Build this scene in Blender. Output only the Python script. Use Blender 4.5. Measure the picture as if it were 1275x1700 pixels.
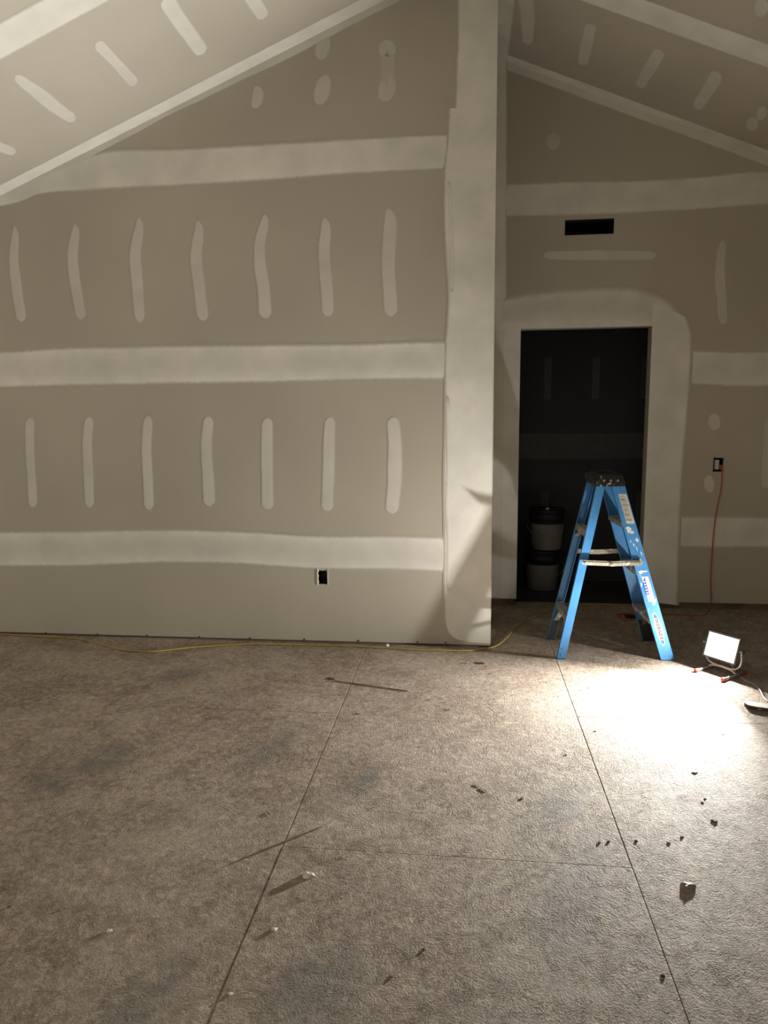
import bpy, bmesh, math, random
from mathutils import Vector, Matrix, noise

random.seed(7)
for _o in list(bpy.data.objects):
    bpy.data.objects.remove(_o, do_unlink=True)
scn = bpy.context.scene
COL = scn.collection

# ------------------------------------------------------------------ camera
F_PX, YAW, PITCH, ROLL, CAM_H = 1179.26, 0.114937, 0.138497, -0.009468, 1.5163
cy_, sy_, cp_, sp_ = math.cos(YAW), math.sin(YAW), math.cos(PITCH), math.sin(PITCH)
FWD = Vector((-sy_ * cp_, cy_ * cp_, -sp_))
_r0 = Vector((cy_, sy_, 0.0))
_u0 = _r0.cross(FWD)
RGT = _r0 * math.cos(ROLL) + _u0 * math.sin(ROLL)
UPV = -_r0 * math.sin(ROLL) + _u0 * math.cos(ROLL)
EYE = Vector((0, 0, CAM_H))
cam_d = bpy.data.cameras.new('camera')
cam_d.sensor_fit = 'VERTICAL'
cam_d.sensor_height = 34.0
cam_d.lens = F_PX * 34.0 / 1700.0
cam_d.clip_start = 0.02
cam = bpy.data.objects.new('camera', cam_d)
COL.objects.link(cam)
cam.matrix_world = Matrix(((RGT.x, UPV.x, -FWD.x, EYE.x), (RGT.y, UPV.y, -FWD.y, EYE.y),
                           (RGT.z, UPV.z, -FWD.z, EYE.z), (0, 0, 0, 1)))
scn.camera = cam

# ------------------------------------------------------------------ world (night) and exposure
w = bpy.data.worlds.new('night')
scn.world = w
w.use_nodes = True
w.node_tree.nodes['Background'].inputs[0].default_value = (0, 0, 0, 1)
w.node_tree.nodes['Background'].inputs[1].default_value = 0
scn.view_settings.view_transform = 'Standard'
scn.view_settings.look = 'None'
scn.view_settings.exposure = 0.12
scn.view_settings.gamma = 1.0
scn.view_settings.use_curve_mapping = False
# the only light in the place is the work light on the floor (built below)
LAMP_POS = Vector((1.475, 4.150, 0.158))
LAMP_DIR2 = Vector((-0.79, -0.613))
LAMP_TILT = math.radians(18)
LED_STRENGTH = 8000.0      # bare emitter, shines over its whole half space
BEAM_WATTS = 112.0         # the part gathered into a beam by the lens
BEAM_SPREAD = math.radians(112)
PANE_STRENGTH = 12.0
LAMP_COL = (1.0, 0.975, 0.92, 1)

# ------------------------------------------------------------------ the place, in metres
YL, YR = 4.5025, 5.548          # faces of the near partition and of the wall with the doorway
XE = 0.168                      # outer corner of the partition
ML, CL = 0.3928, 4.0995         # left ceiling slope  z = ML*x + CL
MR, CR = -0.4045, 4.1132        # right ceiling slope
XR = (CR - CL) / (ML - MR)      # ridge
XW, XEA, YB = -4.4, 4.2, -2.5   # side walls and the wall behind
S1, S2, S3 = 0.605, 1.825, 3.05 # sheet joints
PT = 0.0127                     # board thickness


def ray(x, y):
    return FWD + RGT * ((x - 637.5) / F_PX) - UPV * ((y - 850.0) / F_PX)


def at_L(x, y):
    d = ray(x, y); t = YL / d.y
    return (d.x * t, CAM_H + d.z * t)


def at_R(x, y):
    d = ray(x, y); t = YR / d.y
    return (d.x * t, CAM_H + d.z * t)


def at_F(x, y, z=0.0):
    d = ray(x, y); t = (z - CAM_H) / d.z
    return Vector((d.x * t, d.y * t, z))


def at_CL(x, y):
    d = ray(x, y); t = (CL - CAM_H) / (d.z - ML * d.x)
    return (d.x * t, d.y * t)


def at_CR(x, y):
    d = ray(x, y); t = (CR - CAM_H) / (d.z - MR * d.x)
    return (d.x * t, d.y * t)


NL = Vector((ML, 0, -1)).normalized()
NR = Vector((MR, 0, -1)).normalized()
def mp_L(u, v, h): return Vector((u, YL - h, v))
def mp_R(u, v, h): return Vector((u, YR - h, v))
def mp_RET(u, v, h): return Vector((XE + h, u, v))
def mp_CL(u, v, h): return Vector((u, v, ML * u + CL)) + NL * h
def mp_CR(u, v, h): return Vector((u, v, MR * u + CR)) + NR * h


# ------------------------------------------------------------------ materials
def new_mat(name):
    m = bpy.data.materials.new(name)
    m.use_nodes = True
    nt = m.node_tree
    return m, nt, nt.nodes['Principled BSDF']


def nd(nt, typ, **kw):
    n = nt.nodes.new(typ)
    for k, v in kw.items():
        if k.startswith('i_'):
            n.inputs[int(k[2:])].default_value = v
        else:
            setattr(n, k, v)
    return n


def lk(nt, a, b): nt.links.new(a, b)


def simple(name, col, rough=0.6, metal=0.0, vary=0.12, scale=18.0, bump=0.0, bscale=120.0):
    m, nt, bs = new_mat(name)
    tc = nd(nt, 'ShaderNodeTexCoord')
    no = nd(nt, 'ShaderNodeTexNoise'); no.inputs['Scale'].default_value = scale; no.inputs['Detail'].default_value = 4
    lk(nt, tc.outputs['Object'], no.inputs['Vector'])
    rp = nd(nt, 'ShaderNodeValToRGB')
    a = [max(0, c * (1 - vary)) for c in col]; b = [min(1, c * (1 + vary)) for c in col]
    rp.color_ramp.elements[0].color = (*a, 1); rp.color_ramp.elements[1].color = (*b, 1)
    rp.color_ramp.elements[0].position = 0.3; rp.color_ramp.elements[1].position = 0.7
    lk(nt, no.outputs['Fac'], rp.inputs['Fac']); lk(nt, rp.outputs['Color'], bs.inputs['Base Color'])
    bs.inputs['Roughness'].default_value = rough
    bs.inputs['Metallic'].default_value = metal
    if bump:
        n2 = nd(nt, 'ShaderNodeTexNoise'); n2.inputs['Scale'].default_value = bscale
        lk(nt, tc.outputs['Object'], n2.inputs['Vector'])
        bp = nd(nt, 'ShaderNodeBump'); bp.inputs['Strength'].default_value = bump; bp.inputs['Distance'].default_value = 0.002
        lk(nt, n2.outputs['Fac'], bp.inputs['Height']); lk(nt, bp.outputs['Normal'], bs.inputs['Normal'])
    return m


def speckled(name, col, rough, paint=(0.72, 0.72, 0.68), amount=0.6, scale=26.0, stretch=(1, 1, 1), metal=0.0):
    """a base colour with spatters of dried joint compound"""
    m, nt, bs = new_mat(name)
    tc = nd(nt, 'ShaderNodeTexCoord')
    mpn = nd(nt, 'ShaderNodeMapping'); mpn.inputs['Scale'].default_value = stretch
    lk(nt, tc.outputs['Object'], mpn.inputs['Vector'])
    n1 = nd(nt, 'ShaderNodeTexNoise'); n1.inputs['Scale'].default_value = scale; n1.inputs['Detail'].default_value = 5
    n1.inputs['Roughness'].default_value = 0.65; n1.inputs['Distortion'].default_value = 0.7
    lk(nt, mpn.outputs['Vector'], n1.inputs['Vector'])
    rp = nd(nt, 'ShaderNodeValToRGB'); rp.color_ramp.elements[0].position = amount; rp.color_ramp.elements[1].position = amount + 0.05
    lk(nt, n1.outputs['Fac'], rp.inputs['Fac'])
    n2 = nd(nt, 'ShaderNodeTexNoise'); n2.inputs['Scale'].default_value = 9.0; n2.inputs['Detail'].default_value = 6
    lk(nt, tc.outputs['Object'], n2.inputs['Vector'])
    r2 = nd(nt, 'ShaderNodeValToRGB')
    r2.color_ramp.elements[0].color = (*[c * 0.8 for c in col], 1); r2.color_ramp.elements[1].color = (*[min(1, c * 1.15) for c in col], 1)
    r2.color_ramp.elements[0].position = 0.3; r2.color_ramp.elements[1].position = 0.7
    lk(nt, n2.outputs['Fac'], r2.inputs['Fac'])
    mx = nd(nt, 'ShaderNodeMix', data_type='RGBA')
    lk(nt, rp.outputs['Color'], mx.inputs[0]); lk(nt, r2.outputs['Color'], mx.inputs[6]); mx.inputs[7].default_value = (*paint, 1)
    lk(nt, mx.outputs[2], bs.inputs['Base Color'])
    bs.inputs['Roughness'].default_value = rough; bs.inputs['Metallic'].default_value = metal
    return m


PAPER = (0.50, 0.462, 0.385)
MUDC = (0.82, 0.80, 0.735)


def make_paper():
    m, nt, bs = new_mat('drywall_paper')
    g = nd(nt, 'ShaderNodeNewGeometry')
    n1 = nd(nt, 'ShaderNodeTexNoise'); n1.inputs['Scale'].default_value = 1.3; n1.inputs['Detail'].default_value = 3
    lk(nt, g.outputs['Position'], n1.inputs['Vector'])
    rp = nd(nt, 'ShaderNodeValToRGB')
    rp.color_ramp.elements[0].color = (*[c * 0.955 for c in PAPER], 1); rp.color_ramp.elements[1].color = (*[c * 1.045 for c in PAPER], 1)
    rp.color_ramp.elements[0].position = 0.35; rp.color_ramp.elements[1].position = 0.65
    lk(nt, n1.outputs['Fac'], rp.inputs['Fac']); lk(nt, rp.outputs['Color'], bs.inputs['Base Color'])
    bs.inputs['Roughness'].default_value = 0.92
    bs.inputs['Specular IOR Level'].default_value = 0.15
    return m


def make_mud():
    m, nt, bs = new_mat('joint_compound')
    g = nd(nt, 'ShaderNodeNewGeometry')
    at = nd(nt, 'ShaderNodeAttribute', attribute_name='feather')
    tn = nd(nt, 'ShaderNodeAttribute', attribute_name='tone')
    n1 = nd(nt, 'ShaderNodeTexNoise'); n1.inputs['Scale'].default_value = 38; n1.inputs['Detail'].default_value = 4
    lk(nt, g.outputs['Position'], n1.inputs['Vector'])
    s1 = nd(nt, 'ShaderNodeMath', operation='MULTIPLY_ADD'); lk(nt, n1.outputs['Fac'], s1.inputs[0]); s1.inputs[1].default_value = 0.35; s1.inputs[2].default_value = -0.175
    s2 = nd(nt, 'ShaderNodeMath', operation='ADD'); lk(nt, at.outputs['Fac'], s2.inputs[0]); lk(nt, s1.outputs[0], s2.inputs[1])
    mr = nd(nt, 'ShaderNodeMapRange'); mr.interpolation_type = 'SMOOTHSTEP'
    mr.inputs[1].default_value = 0.12; mr.inputs[2].default_value = 0.75
    lk(nt, s2.outputs[0], mr.inputs[0])
    cov = nd(nt, 'ShaderNodeMath', operation='MULTIPLY'); lk(nt, mr.outputs[0], cov.inputs[0]); lk(nt, tn.outputs['Fac'], cov.inputs[1])
    n2 = nd(nt, 'ShaderNodeTexNoise'); n2.inputs['Scale'].default_value = 5; n2.inputs['Detail'].default_value = 5
    lk(nt, g.outputs['Position'], n2.inputs['Vector'])
    rp = nd(nt, 'ShaderNodeValToRGB')
    rp.color_ramp.elements[0].color = (*[c * 0.9 for c in MUDC], 1); rp.color_ramp.elements[1].color = (*[c * 1.08 for c in MUDC], 1)
    rp.color_ramp.elements[0].position = 0.3; rp.color_ramp.elements[1].position = 0.7
    lk(nt, n2.outputs['Fac'], rp.inputs['Fac'])
    mx = nd(nt, 'ShaderNodeMix', data_type='RGBA')
    lk(nt, cov.outputs[0], mx.inputs[0]); mx.inputs[6].default_value = (*PAPER, 1); lk(nt, rp.outputs['Color'], mx.inputs[7])
    lk(nt, mx.outputs[2], bs.inputs['Base Color'])
    bs.inputs['Roughness'].default_value = 0.85
    bs.inputs['Specular IOR Level'].default_value = 0.25
    bp = nd(nt, 'ShaderNodeBump'); bp.inputs['Strength'].default_value = 0.25; bp.inputs['Distance'].default_value = 0.0015
    n3 = nd(nt, 'ShaderNodeTexNoise'); n3.inputs['Scale'].default_value = 14; n3.inputs['Detail'].default_value = 2
    lk(nt, g.outputs['Position'], n3.inputs['Vector'])
    lk(nt, n3.outputs['Fac'], bp.inputs['Height']); lk(nt, bp.outputs['Normal'], bs.inputs['Normal'])
    return m


def make_osb():
    m, nt, bs = new_mat('strand_board')
    g = nd(nt, 'ShaderNodeNewGeometry')
    nw = nd(nt, 'ShaderNodeTexNoise'); nw.inputs['Scale'].default_value = 7; nw.inputs['Detail'].default_value = 2
    lk(nt, g.outputs['Position'], nw.inputs['Vector'])
    wv = nd(nt, 'ShaderNodeVectorMath', operation='SCALE'); lk(nt, nw.outputs['Color'], wv.inputs[0]); wv.inputs[3].default_value = 0.07
    pos = nd(nt, 'ShaderNodeVectorMath', operation='ADD'); lk(nt, g.outputs['Position'], pos.inputs[0]); lk(nt, wv.outputs[0], pos.inputs[1])
    total = None; last = None
    # three layers of strands: patches of fibres, each patch turned its own way
    for i, (cs, fx, fy, wt) in enumerate(((24, 38, 130, 0.8), (15, 26, 100, 0.7), (42, 60, 210, 0.8))):
        of = nd(nt, 'ShaderNodeVectorMath', operation='ADD'); lk(nt, pos.outputs[0], of.inputs[0]); of.inputs[1].default_value = (i * 3.73, i * 1.37, 0)
        vo = nd(nt, 'ShaderNodeTexVoronoi', voronoi_dimensions='2D'); vo.inputs['Scale'].default_value = cs
        lk(nt, of.outputs[0], vo.inputs['Vector'])
        sp = nd(nt, 'ShaderNodeSeparateColor'); lk(nt, vo.outputs['Color'], sp.inputs[0])
        an = nd(nt, 'ShaderNodeMath', operation='MULTIPLY'); lk(nt, sp.outputs[0], an.inputs[0]); an.inputs[1].default_value = 3.14159
        ro = nd(nt, 'ShaderNodeVectorRotate', rotation_type='Z_AXIS'); lk(nt, of.outputs[0], ro.inputs['Vector']); lk(nt, an.outputs[0], ro.inputs['Angle'])
        mpn = nd(nt, 'ShaderNodeMapping'); mpn.inputs['Scale'].default_value = (fx, fy, 1)
        lk(nt, ro.outputs[0], mpn.inputs['Vector'])
        no = nd(nt, 'ShaderNodeTexNoise', noise_dimensions='2D'); no.inputs['Scale'].default_value = 1.0; no.inputs['Detail'].default_value = 4; no.inputs['Roughness'].default_value = .62; no.inputs['Distortion'].default_value = .35
        lk(nt, mpn.outputs[0], no.inputs['Vector'])
        lv = nd(nt, 'ShaderNodeMath', operation='MULTIPLY_ADD'); lk(nt, sp.outputs[1], lv.inputs[0]); lv.inputs[1].default_value = 0.22; lk(nt, no.outputs['Fac'], lv.inputs[2])
        wm = nd(nt, 'ShaderNodeMath', operation='MULTIPLY'); lk(nt, lv.outputs[0], wm.inputs[0]); wm.inputs[1].default_value = wt
        if total is None:
            total = wm.outputs[0]
        else:
            ad = nd(nt, 'ShaderNodeMath', operation='ADD'); lk(nt, total, ad.inputs[0]); lk(nt, wm.outputs[0], ad.inputs[1]); total = ad.outputs[0]
    fine = nd(nt, 'ShaderNodeTexNoise'); fine.inputs['Scale'].default_value = 160; fine.inputs['Detail'].default_value = 3
    lk(nt, g.outputs['Position'], fine.inputs['Vector'])
    h2 = nd(nt, 'ShaderNodeMath', operation='MULTIPLY_ADD'); lk(nt, fine.outputs['Fac'], h2.inputs[0]); h2.inputs[1].default_value = 0.9; lk(nt, total, h2.inputs[2])
    lastn = nd(nt, 'ShaderNodeMapRange'); lastn.inputs[1].default_value = 0.95; lastn.inputs[2].default_value = 2.05; lk(nt, total, lastn.inputs[0])
    last = lastn.outputs[0]
    bp = nd(nt, 'ShaderNodeBump'); bp.inputs['Strength'].default_value = 1.0; bp.inputs['Distance'].default_value = 0.0065
    lk(nt, h2.outputs[0], bp.inputs['Height']); lk(nt, bp.outputs['Normal'], bs.inputs['Normal'])
    # colour: dusty tan strands, darker joints, blotches of dirt
    rp = nd(nt, 'ShaderNodeValToRGB')
    rp.color_ramp.elements[0].color = (0.21, 0.157, 0.114, 1); rp.color_ramp.elements[0].position = 0.15
    rp.color_ramp.elements[1].color = (0.63, 0.515, 0.41, 1); rp.color_ramp.elements[1].position = 0.95
    lk(nt, last, rp.inputs['Fac'])
    dn = nd(nt, 'ShaderNodeTexNoise'); dn.inputs['Scale'].default_value = 1.6; dn.inputs['Detail'].default_value = 6; dn.inputs['Roughness'].default_value = 0.65
    lk(nt, g.outputs['Position'], dn.inputs['Vector'])
    # dust of sanded compound, in drifts
    dr = nd(nt, 'ShaderNodeMapRange'); dr.interpolation_type = 'SMOOTHSTEP'; dr.inputs[1].default_value = 0.38; dr.inputs[2].default_value = 0.68; dr.inputs[3].default_value = 0.0; dr.inputs[4].default_value = 0.45
    lk(nt, dn.outputs['Fac'], dr.inputs[0])
    m1 = nd(nt, 'ShaderNodeMix', data_type='RGBA'); lk(nt, dr.outputs[0], m1.inputs[0]); lk(nt, rp.outputs['Color'], m1.inputs[6]); m1.inputs[7].default_value = (0.62, 0.535, 0.445, 1)
    mo = nd(nt, 'ShaderNodeTexNoise'); mo.inputs['Scale'].default_value = 34; mo.inputs['Detail'].default_value = 8; mo.inputs['Roughness'].default_value = .7
    lk(nt, g.outputs['Position'], mo.inputs['Vector'])
    mv = nd(nt, 'ShaderNodeMapRange'); mv.inputs[1].default_value = .3; mv.inputs[2].default_value = .7; mv.inputs[3].default_value = .62; mv.inputs[4].default_value = 1.28
    lk(nt, mo.outputs['Fac'], mv.inputs[0])
    mz = nd(nt, 'ShaderNodeVectorMath', operation='SCALE'); lk(nt, m1.outputs[2], mz.inputs[0]); lk(nt, mv.outputs[0], mz.inputs[3])
    cur = mz.outputs[0]
    # scuffed bluish-grey stains where they lie in the photograph
    spots = [(455, 1240, .10, .26), (600, 1300, .09, .20), (955, 1500, .10, .30), (240, 1660, .09, .22), (170, 1262, .13, .22),
             (300, 1120, .15, .20), (520, 1640, .14, .18), (930, 1340, .09, .2), (80, 1300, .18, .1)]
    sn = nd(nt, 'ShaderNodeTexNoise'); sn.inputs['Scale'].default_value = 16; sn.inputs['Detail'].default_value = 5
    lk(nt, g.outputs['Position'], sn.inputs['Vector'])
    acc = None
    for (x, y, rx, ry) in spots:
        c = at_F(x, y)
        mpn = nd(nt, 'ShaderNodeMapping', vector_type='TEXTURE'); mpn.inputs['Location'].default_value = c
        mpn.inputs['Scale'].default_value = (rx, ry, 1); mpn.inputs['Rotation'].default_value = (0, 0, -0.35)
        lk(nt, g.outputs['Position'], mpn.inputs['Vector'])
        ln = nd(nt, 'ShaderNodeVectorMath', operation='LENGTH'); lk(nt, mpn.outputs[0], ln.inputs[0])
        mr = nd(nt, 'ShaderNodeMapRange'); mr.interpolation_type = 'SMOOTHSTEP'; mr.inputs[1].default_value = 0.15; mr.inputs[2].default_value = 1.35; mr.inputs[3].default_value = 1.0; mr.inputs[4].default_value = 0.0
        lk(nt, ln.outputs['Value'], mr.inputs[0])
        if acc is None:
            acc = mr.outputs[0]
        else:
            a = nd(nt, 'ShaderNodeMath', operation='MAXIMUM'); lk(nt, acc, a.inputs[0]); lk(nt, mr.outputs[0], a.inputs[1]); acc = a.outputs[0]
    mm = nd(nt, 'ShaderNodeMath', operation='MULTIPLY'); lk(nt, acc, mm.inputs[0]); lk(nt, sn.outputs['Fac'], mm.inputs[1])
    m2 = nd(nt, 'ShaderNodeMix', data_type='RGBA'); lk(nt, mm.outputs[0], m2.inputs[0]); lk(nt, cur, m2.inputs[6]); m2.inputs[7].default_value = (0.13, 0.128, 0.115, 1)
    lk(nt, m2.outputs[2], bs.inputs['Base Color'])
    bs.inputs['Roughness'].default_value = 0.75
    bs.inputs['Specular IOR Level'].default_value = 0.3
    return m


def emit(name, col, s):
    m = bpy.data.materials.new(name); m.use_nodes = True
    nt = m.node_tree; nt.nodes.clear()
    e = nd(nt, 'ShaderNodeEmission'); e.inputs[0].default_value = col; e.inputs[1].default_value = s
    o = nd(nt, 'ShaderNodeOutputMaterial'); lk(nt, e.outputs[0], o.inputs[0])
    return m


M = {}
M['paper'] = make_paper()
M['mud'] = make_mud()
M['skimmed'] = simple('skimmed_drywall', (0.80, 0.775, 0.71), 0.9, vary=0.06, scale=1.5)
M['closet_board'] = simple('closet_board_shade_tint', (0.05, 0.05, 0.056), 0.9, vary=0.05, scale=2)  # the unlit room's darkness is put into the board colour
M['osb'] = make_osb()
M['gypsum'] = simple('gypsum_core', (0.66, 0.64, 0.60), 0.95, vary=0.06)
M['stud'] = simple('framing_lumber', (0.16, 0.115, 0.075), 0.9, vary=0.25, scale=6)
M['subfloor'] = simple('subfloor_joist', (0.05, 0.04, 0.03), 0.95)
M['shade_floor'] = simple('closet_floor_shade_tint', (0.035, 0.033, 0.034), 0.9)  # closet floor colour darkened to stand in for the room's shade
M['bead'] = simple('corner_bead_metal', (0.62, 0.60, 0.55), 0.6, 0.0)
M['duct'] = simple('duct_metal', (0.02, 0.02, 0.02), 0.7)
M['boxplastic'] = simple('box_plastic', (0.012, 0.014, 0.03), 0.6)
M['white_plastic'] = simple('white_plastic', (0.62, 0.62, 0.60), 0.5, vary=0.05)
M['blue'] = speckled('blue_fibreglass', (0.05, 0.22, 0.49), 0.42, amount=0.655, scale=15.0, stretch=(1, 1, 0.55), paint=(0.62, 0.70, 0.78))
M['alum'] = speckled('spattered_aluminium', (0.30, 0.28, 0.22), 0.5, amount=0.56, scale=22, metal=0.25)
M['blackcap'] = speckled('black_plastic_cap', (0.014, 0.014, 0.016), 0.45, amount=0.62, scale=22, paint=(0.5, 0.5, 0.5))
M['rubber'] = simple('black_rubber', (0.016, 0.016, 0.017), 0.7)
M['sticker'] = simple('sticker_white', (0.55, 0.54, 0.49), 0.5, vary=0.05)
M['sticker_blue'] = simple('sticker_blue', (0.035, 0.06, 0.36), 0.5, vary=0.06)
M['sticker_pale'] = simple('sticker_pale_blue', (0.45, 0.60, 0.75), 0.5, vary=0.05)
M['ink'] = simple('label_ink', (0.05, 0.05, 0.06), 0.6)
M['ink_pale'] = simple('label_ink_pale', (0.36, 0.33, 0.24), 0.6)
M['rivet'] = simple('rivet_metal', (0.35, 0.34, 0.32), 0.4, 0.6)
M['yellow_cord'] = simple('yellow_cord', (0.38, 0.285, 0.06), 0.5, vary=0.2, scale=3)
M['orange_cord'] = simple('orange_cord', (0.40, 0.085, 0.03), 0.5, vary=0.15)
M['pale_cord'] = simple('pale_cord', (0.42, 0.36, 0.34), 0.5)
M['black_cord'] = simple('black_cord', (0.02, 0.02, 0.02), 0.5)
M['bucket'] = simple('bucket_shaded_white', (0.24, 0.24, 0.235), 0.5, vary=0.08)  # white plastic greyed to paint in the shade of the dark room
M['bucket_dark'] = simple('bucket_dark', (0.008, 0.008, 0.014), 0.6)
M['wire'] = simple('steel_wire', (0.25, 0.25, 0.25), 0.4, 0.8)
M['lampmetal'] = simple('lamp_housing', (0.10, 0.10, 0.10), 0.5, 0.3)
M['tube'] = simple('lamp_stand_tube', (0.42, 0.40, 0.38), 0.4, 0.6)
M['red'] = simple('red_rubber', (0.50, 0.05, 0.04), 0.5)
M['chip_white'] = simple('plaster_chip', (0.66, 0.63, 0.57), 0.9, vary=0.1)
M['chip_dark'] = simple('dark_scrap', (0.045, 0.04, 0.035), 0.8, vary=0.3)
M['chip_wood'] = simple('wood_splinter', (0.22, 0.16, 0.10), 0.85, vary=0.2)
M['foil'] = simple('grey_scrap', (0.20, 0.19, 0.17), 0.5, vary=0.4, scale=60)
M['scrap'] = simple('dark_board', (0.07, 0.055, 0.05), 0.6, vary=0.2)
M['led'] = emit('led_emitter', LAMP_COL, LED_STRENGTH)
M['pane'] = emit('lit_diffuser', LAMP_COL, PANE_STRENGTH)


# ------------------------------------------------------------------ object helpers
def mk(name, verts, faces, mat, parent=None, smooth=False, attrs=None, loc=None):
    me = bpy.data.meshes.new(name)
    me.from_pydata([tuple(v) for v in verts], [], faces)
    me.validate()
    bm = bmesh.new(); bm.from_mesh(me)
    if not attrs:
        bmesh.ops.recalc_face_normals(bm, faces=bm.faces)
    bm.to_mesh(me); bm.free()
    if attrs:
        for k, vals in attrs.items():
            a = me.attributes.new(k, 'FLOAT', 'POINT')
            a.data.foreach_set('value', vals)
    me.materials.append(mat)
    if smooth:
        for p in me.polygons:
            p.use_smooth = True
    o = bpy.data.objects.new(name, me)
    COL.objects.link(o)
    if loc is not None:
        o.location = loc
    if parent is not None:
        o.parent = parent
    return o


def empty(name, loc, rz=0.0):
    o = bpy.data.objects.new(name, None)
    o.empty_display_size = 0.1
    COL.objects.link(o)
    o.location = loc
    o.rotation_euler = (0, 0, rz)
    return o


def tag(o, label=None, cat=None, group=None, kind=None):
    if label: o['label'] = label
    if cat: o['category'] = cat
    if group: o['group'] = group
    if kind: o['kind'] = kind
    return o


class MB:
    """collects shapes into one mesh"""
    def __init__(s): s.v = []; s.f = []
    def add(s, vs, fs):
        n = len(s.v); s.v += [Vector(v) for v in vs]; s.f += [tuple(i + n for i in f) for f in fs]; return s
    def hexa(s, p):   # 8 points: bottom ring then top ring
        return s.add(p, [(0, 3, 2, 1), (4, 5, 6, 7), (0, 1, 5, 4), (1, 2, 6, 5), (2, 3, 7, 6), (3, 0, 4, 7)])
    def box(s, a, b):
        x0, y0, z0 = a; x1, y1, z1 = b
        return s.hexa([(x0, y0, z0), (x1, y0, z0), (x1, y1, z0), (x0, y1, z0), (x0, y0, z1), (x1, y0, z1), (x1, y1, z1), (x0, y1, z1)])
    def prism(s, poly, mp, h0, h1):
        n = len(poly)
        vs = [mp(u, v, h0) for u, v in poly] + [mp(u, v, h1) for u, v in poly]
        fs = [tuple(range(n)), tuple(range(2 * n - 1, n - 1, -1))] + [(i, i + n, (i + 1) % n + n, (i + 1) % n) for i in range(n)]
        return s.add(vs, fs)
    def cells(s, us, vs, mp, h0, h1, hole):
        """plate on a grid with some cells left open"""
        us = sorted(us); vs = sorted(vs)
        keep = {(i, j) for i in range(len(us) - 1) for j in range(len(vs) - 1) if not hole((us[i] + us[i + 1]) / 2, (vs[j] + vs[j + 1]) / 2)}
        idx = {}; V = []; Fc = []
        def g(i, j, k):
            if (i, j, k) not in idx:
                idx[(i, j, k)] = len(V); V.append(mp(us[i], vs[j], (h0, h1)[k]))
            return idx[(i, j, k)]
        for i, j in keep:
            for k in (0, 1):
                Fc.append((g(i, j, k), g(i + 1, j, k), g(i + 1, j + 1, k), g(i, j + 1, k)))
            for (di, dj, a, b) in ((-1, 0, (i, j), (i, j + 1)), (1, 0, (i + 1, j), (i + 1, j + 1)), (0, -1, (i, j), (i + 1, j)), (0, 1, (i, j + 1), (i + 1, j + 1))):
                if (i + di, j + dj) not in keep:
                    Fc.append((g(*a, 0), g(*b, 0), g(*b, 1), g(*a, 1)))
        return s.add(V, Fc)
    def tube(s, pts, r, seg=8, caps=True):
        pts = [Vector(p) for p in pts]; n = len(pts); base = len(s.v)
        prev = None
        for i, p in enumerate(pts):
            t = (pts[min(i + 1, n - 1)] - pts[max(i - 1, 0)]).normalized()
            if prev is None:
                a = t.orthogonal().normalized()
            else:
                a = (prev - t * prev.dot(t)).normalized()
            prev = a; b = t.cross(a)
            rr = r[i] if isinstance(r, (list, tuple)) else r
            for k in range(seg):
                an = 2 * math.pi * k / seg
                s.v.append(p + (a * math.cos(an) + b * math.sin(an)) * rr)
        for i in range(n - 1):
            for k in range(seg):
                s.f.append((base + i * seg + k, base + i * seg + (k + 1) % seg, base + (i + 1) * seg + (k + 1) % seg, base + (i + 1) * seg + k))
        if caps:
            s.f.append(tuple(base + k for k in range(seg))[::-1]); s.f.append(tuple(base + (n - 1) * seg + k for k in range(seg)))
        return s
    def lathe(s, prof, c, seg=32):
        base = len(s.v); n = len(prof)
        for r, z in prof:
            for k in range(seg):
                an = 2 * math.pi * k / seg
                s.v.append(Vector((c[0] + r * math.cos(an), c[1] + r * math.sin(an), c[2] + z)))
        for i in range(n - 1):
            for k in range(seg):
                s.f.append((base + i * seg + k, base + i * seg + (k + 1) % seg, base + (i + 1) * seg + (k + 1) % seg, base + (i + 1) * seg + k))
        s.f.append(tuple(base + k for k in range(seg))[::-1]); s.f.append(tuple(base + (n - 1) * seg + k for k in range(seg)))
        return s
    def build(s, name, mat, parent=None, smooth=False, loc=None):
        return mk(name, s.v, s.f, mat, parent, smooth, None, loc)


def smooth_line(pts, per=8):
    P = [Vector(p) for p in pts]; out = []
    for i in range(len(P) - 1):
        p0, p1, p2, p3 = P[max(i - 1, 0)], P[i], P[i + 1], P[min(i + 2, len(P) - 1)]
        for k in range(per):
            t = k / per
            out.append(0.5 * ((2 * p1) + (p2 - p0) * t + (2 * p0 - 5 * p1 + 4 * p2 - p3) * t * t + (3 * p1 - p0 - 3 * p2 + p3) * t ** 3))
    out.append(P[-1]); return out


def clip_poly(poly, m, c):
    """keep the part of a (u, v) polygon under v = m*u + c"""
    out = []
    for i in range(len(poly)):
        a, b = poly[i], poly[(i + 1) % len(poly)]
        da = m * a[0] + c - a[1]; db = m * b[0] + c - b[1]
        if da >= 0: out.append(a)
        if (da >= 0) != (db >= 0):
            t = da / (da - db); out.append((a[0] + (b[0] - a[0]) * t, a[1] + (b[1] - a[1]) * t))
    return out


# ------------------------------------------------------------------ joint compound
MUD_SEED = [0]
VPROF = [0, .05, .12, .22, .36, .5, .64, .78, .88, .95, 1]


def resample(P, n):
    P = [Vector((p[0], p[1], 0)) for p in P]
    S = smooth_line(P, 10) if len(P) > 2 else P
    L = [0]
    for i in range(1, len(S)): L.append(L[-1] + (S[i] - S[i - 1]).length)
    out = []; j = 0
    for k in range(n):
        t = L[-1] * k / (n - 1)
        while j < len(L) - 2 and L[j + 1] < t: j += 1
        f = (t - L[j]) / max(1e-9, L[j + 1] - L[j])
        q = S[j].lerp(S[j + 1], min(1, max(0, f))); out.append((q.x, q.y))
    return out


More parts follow.
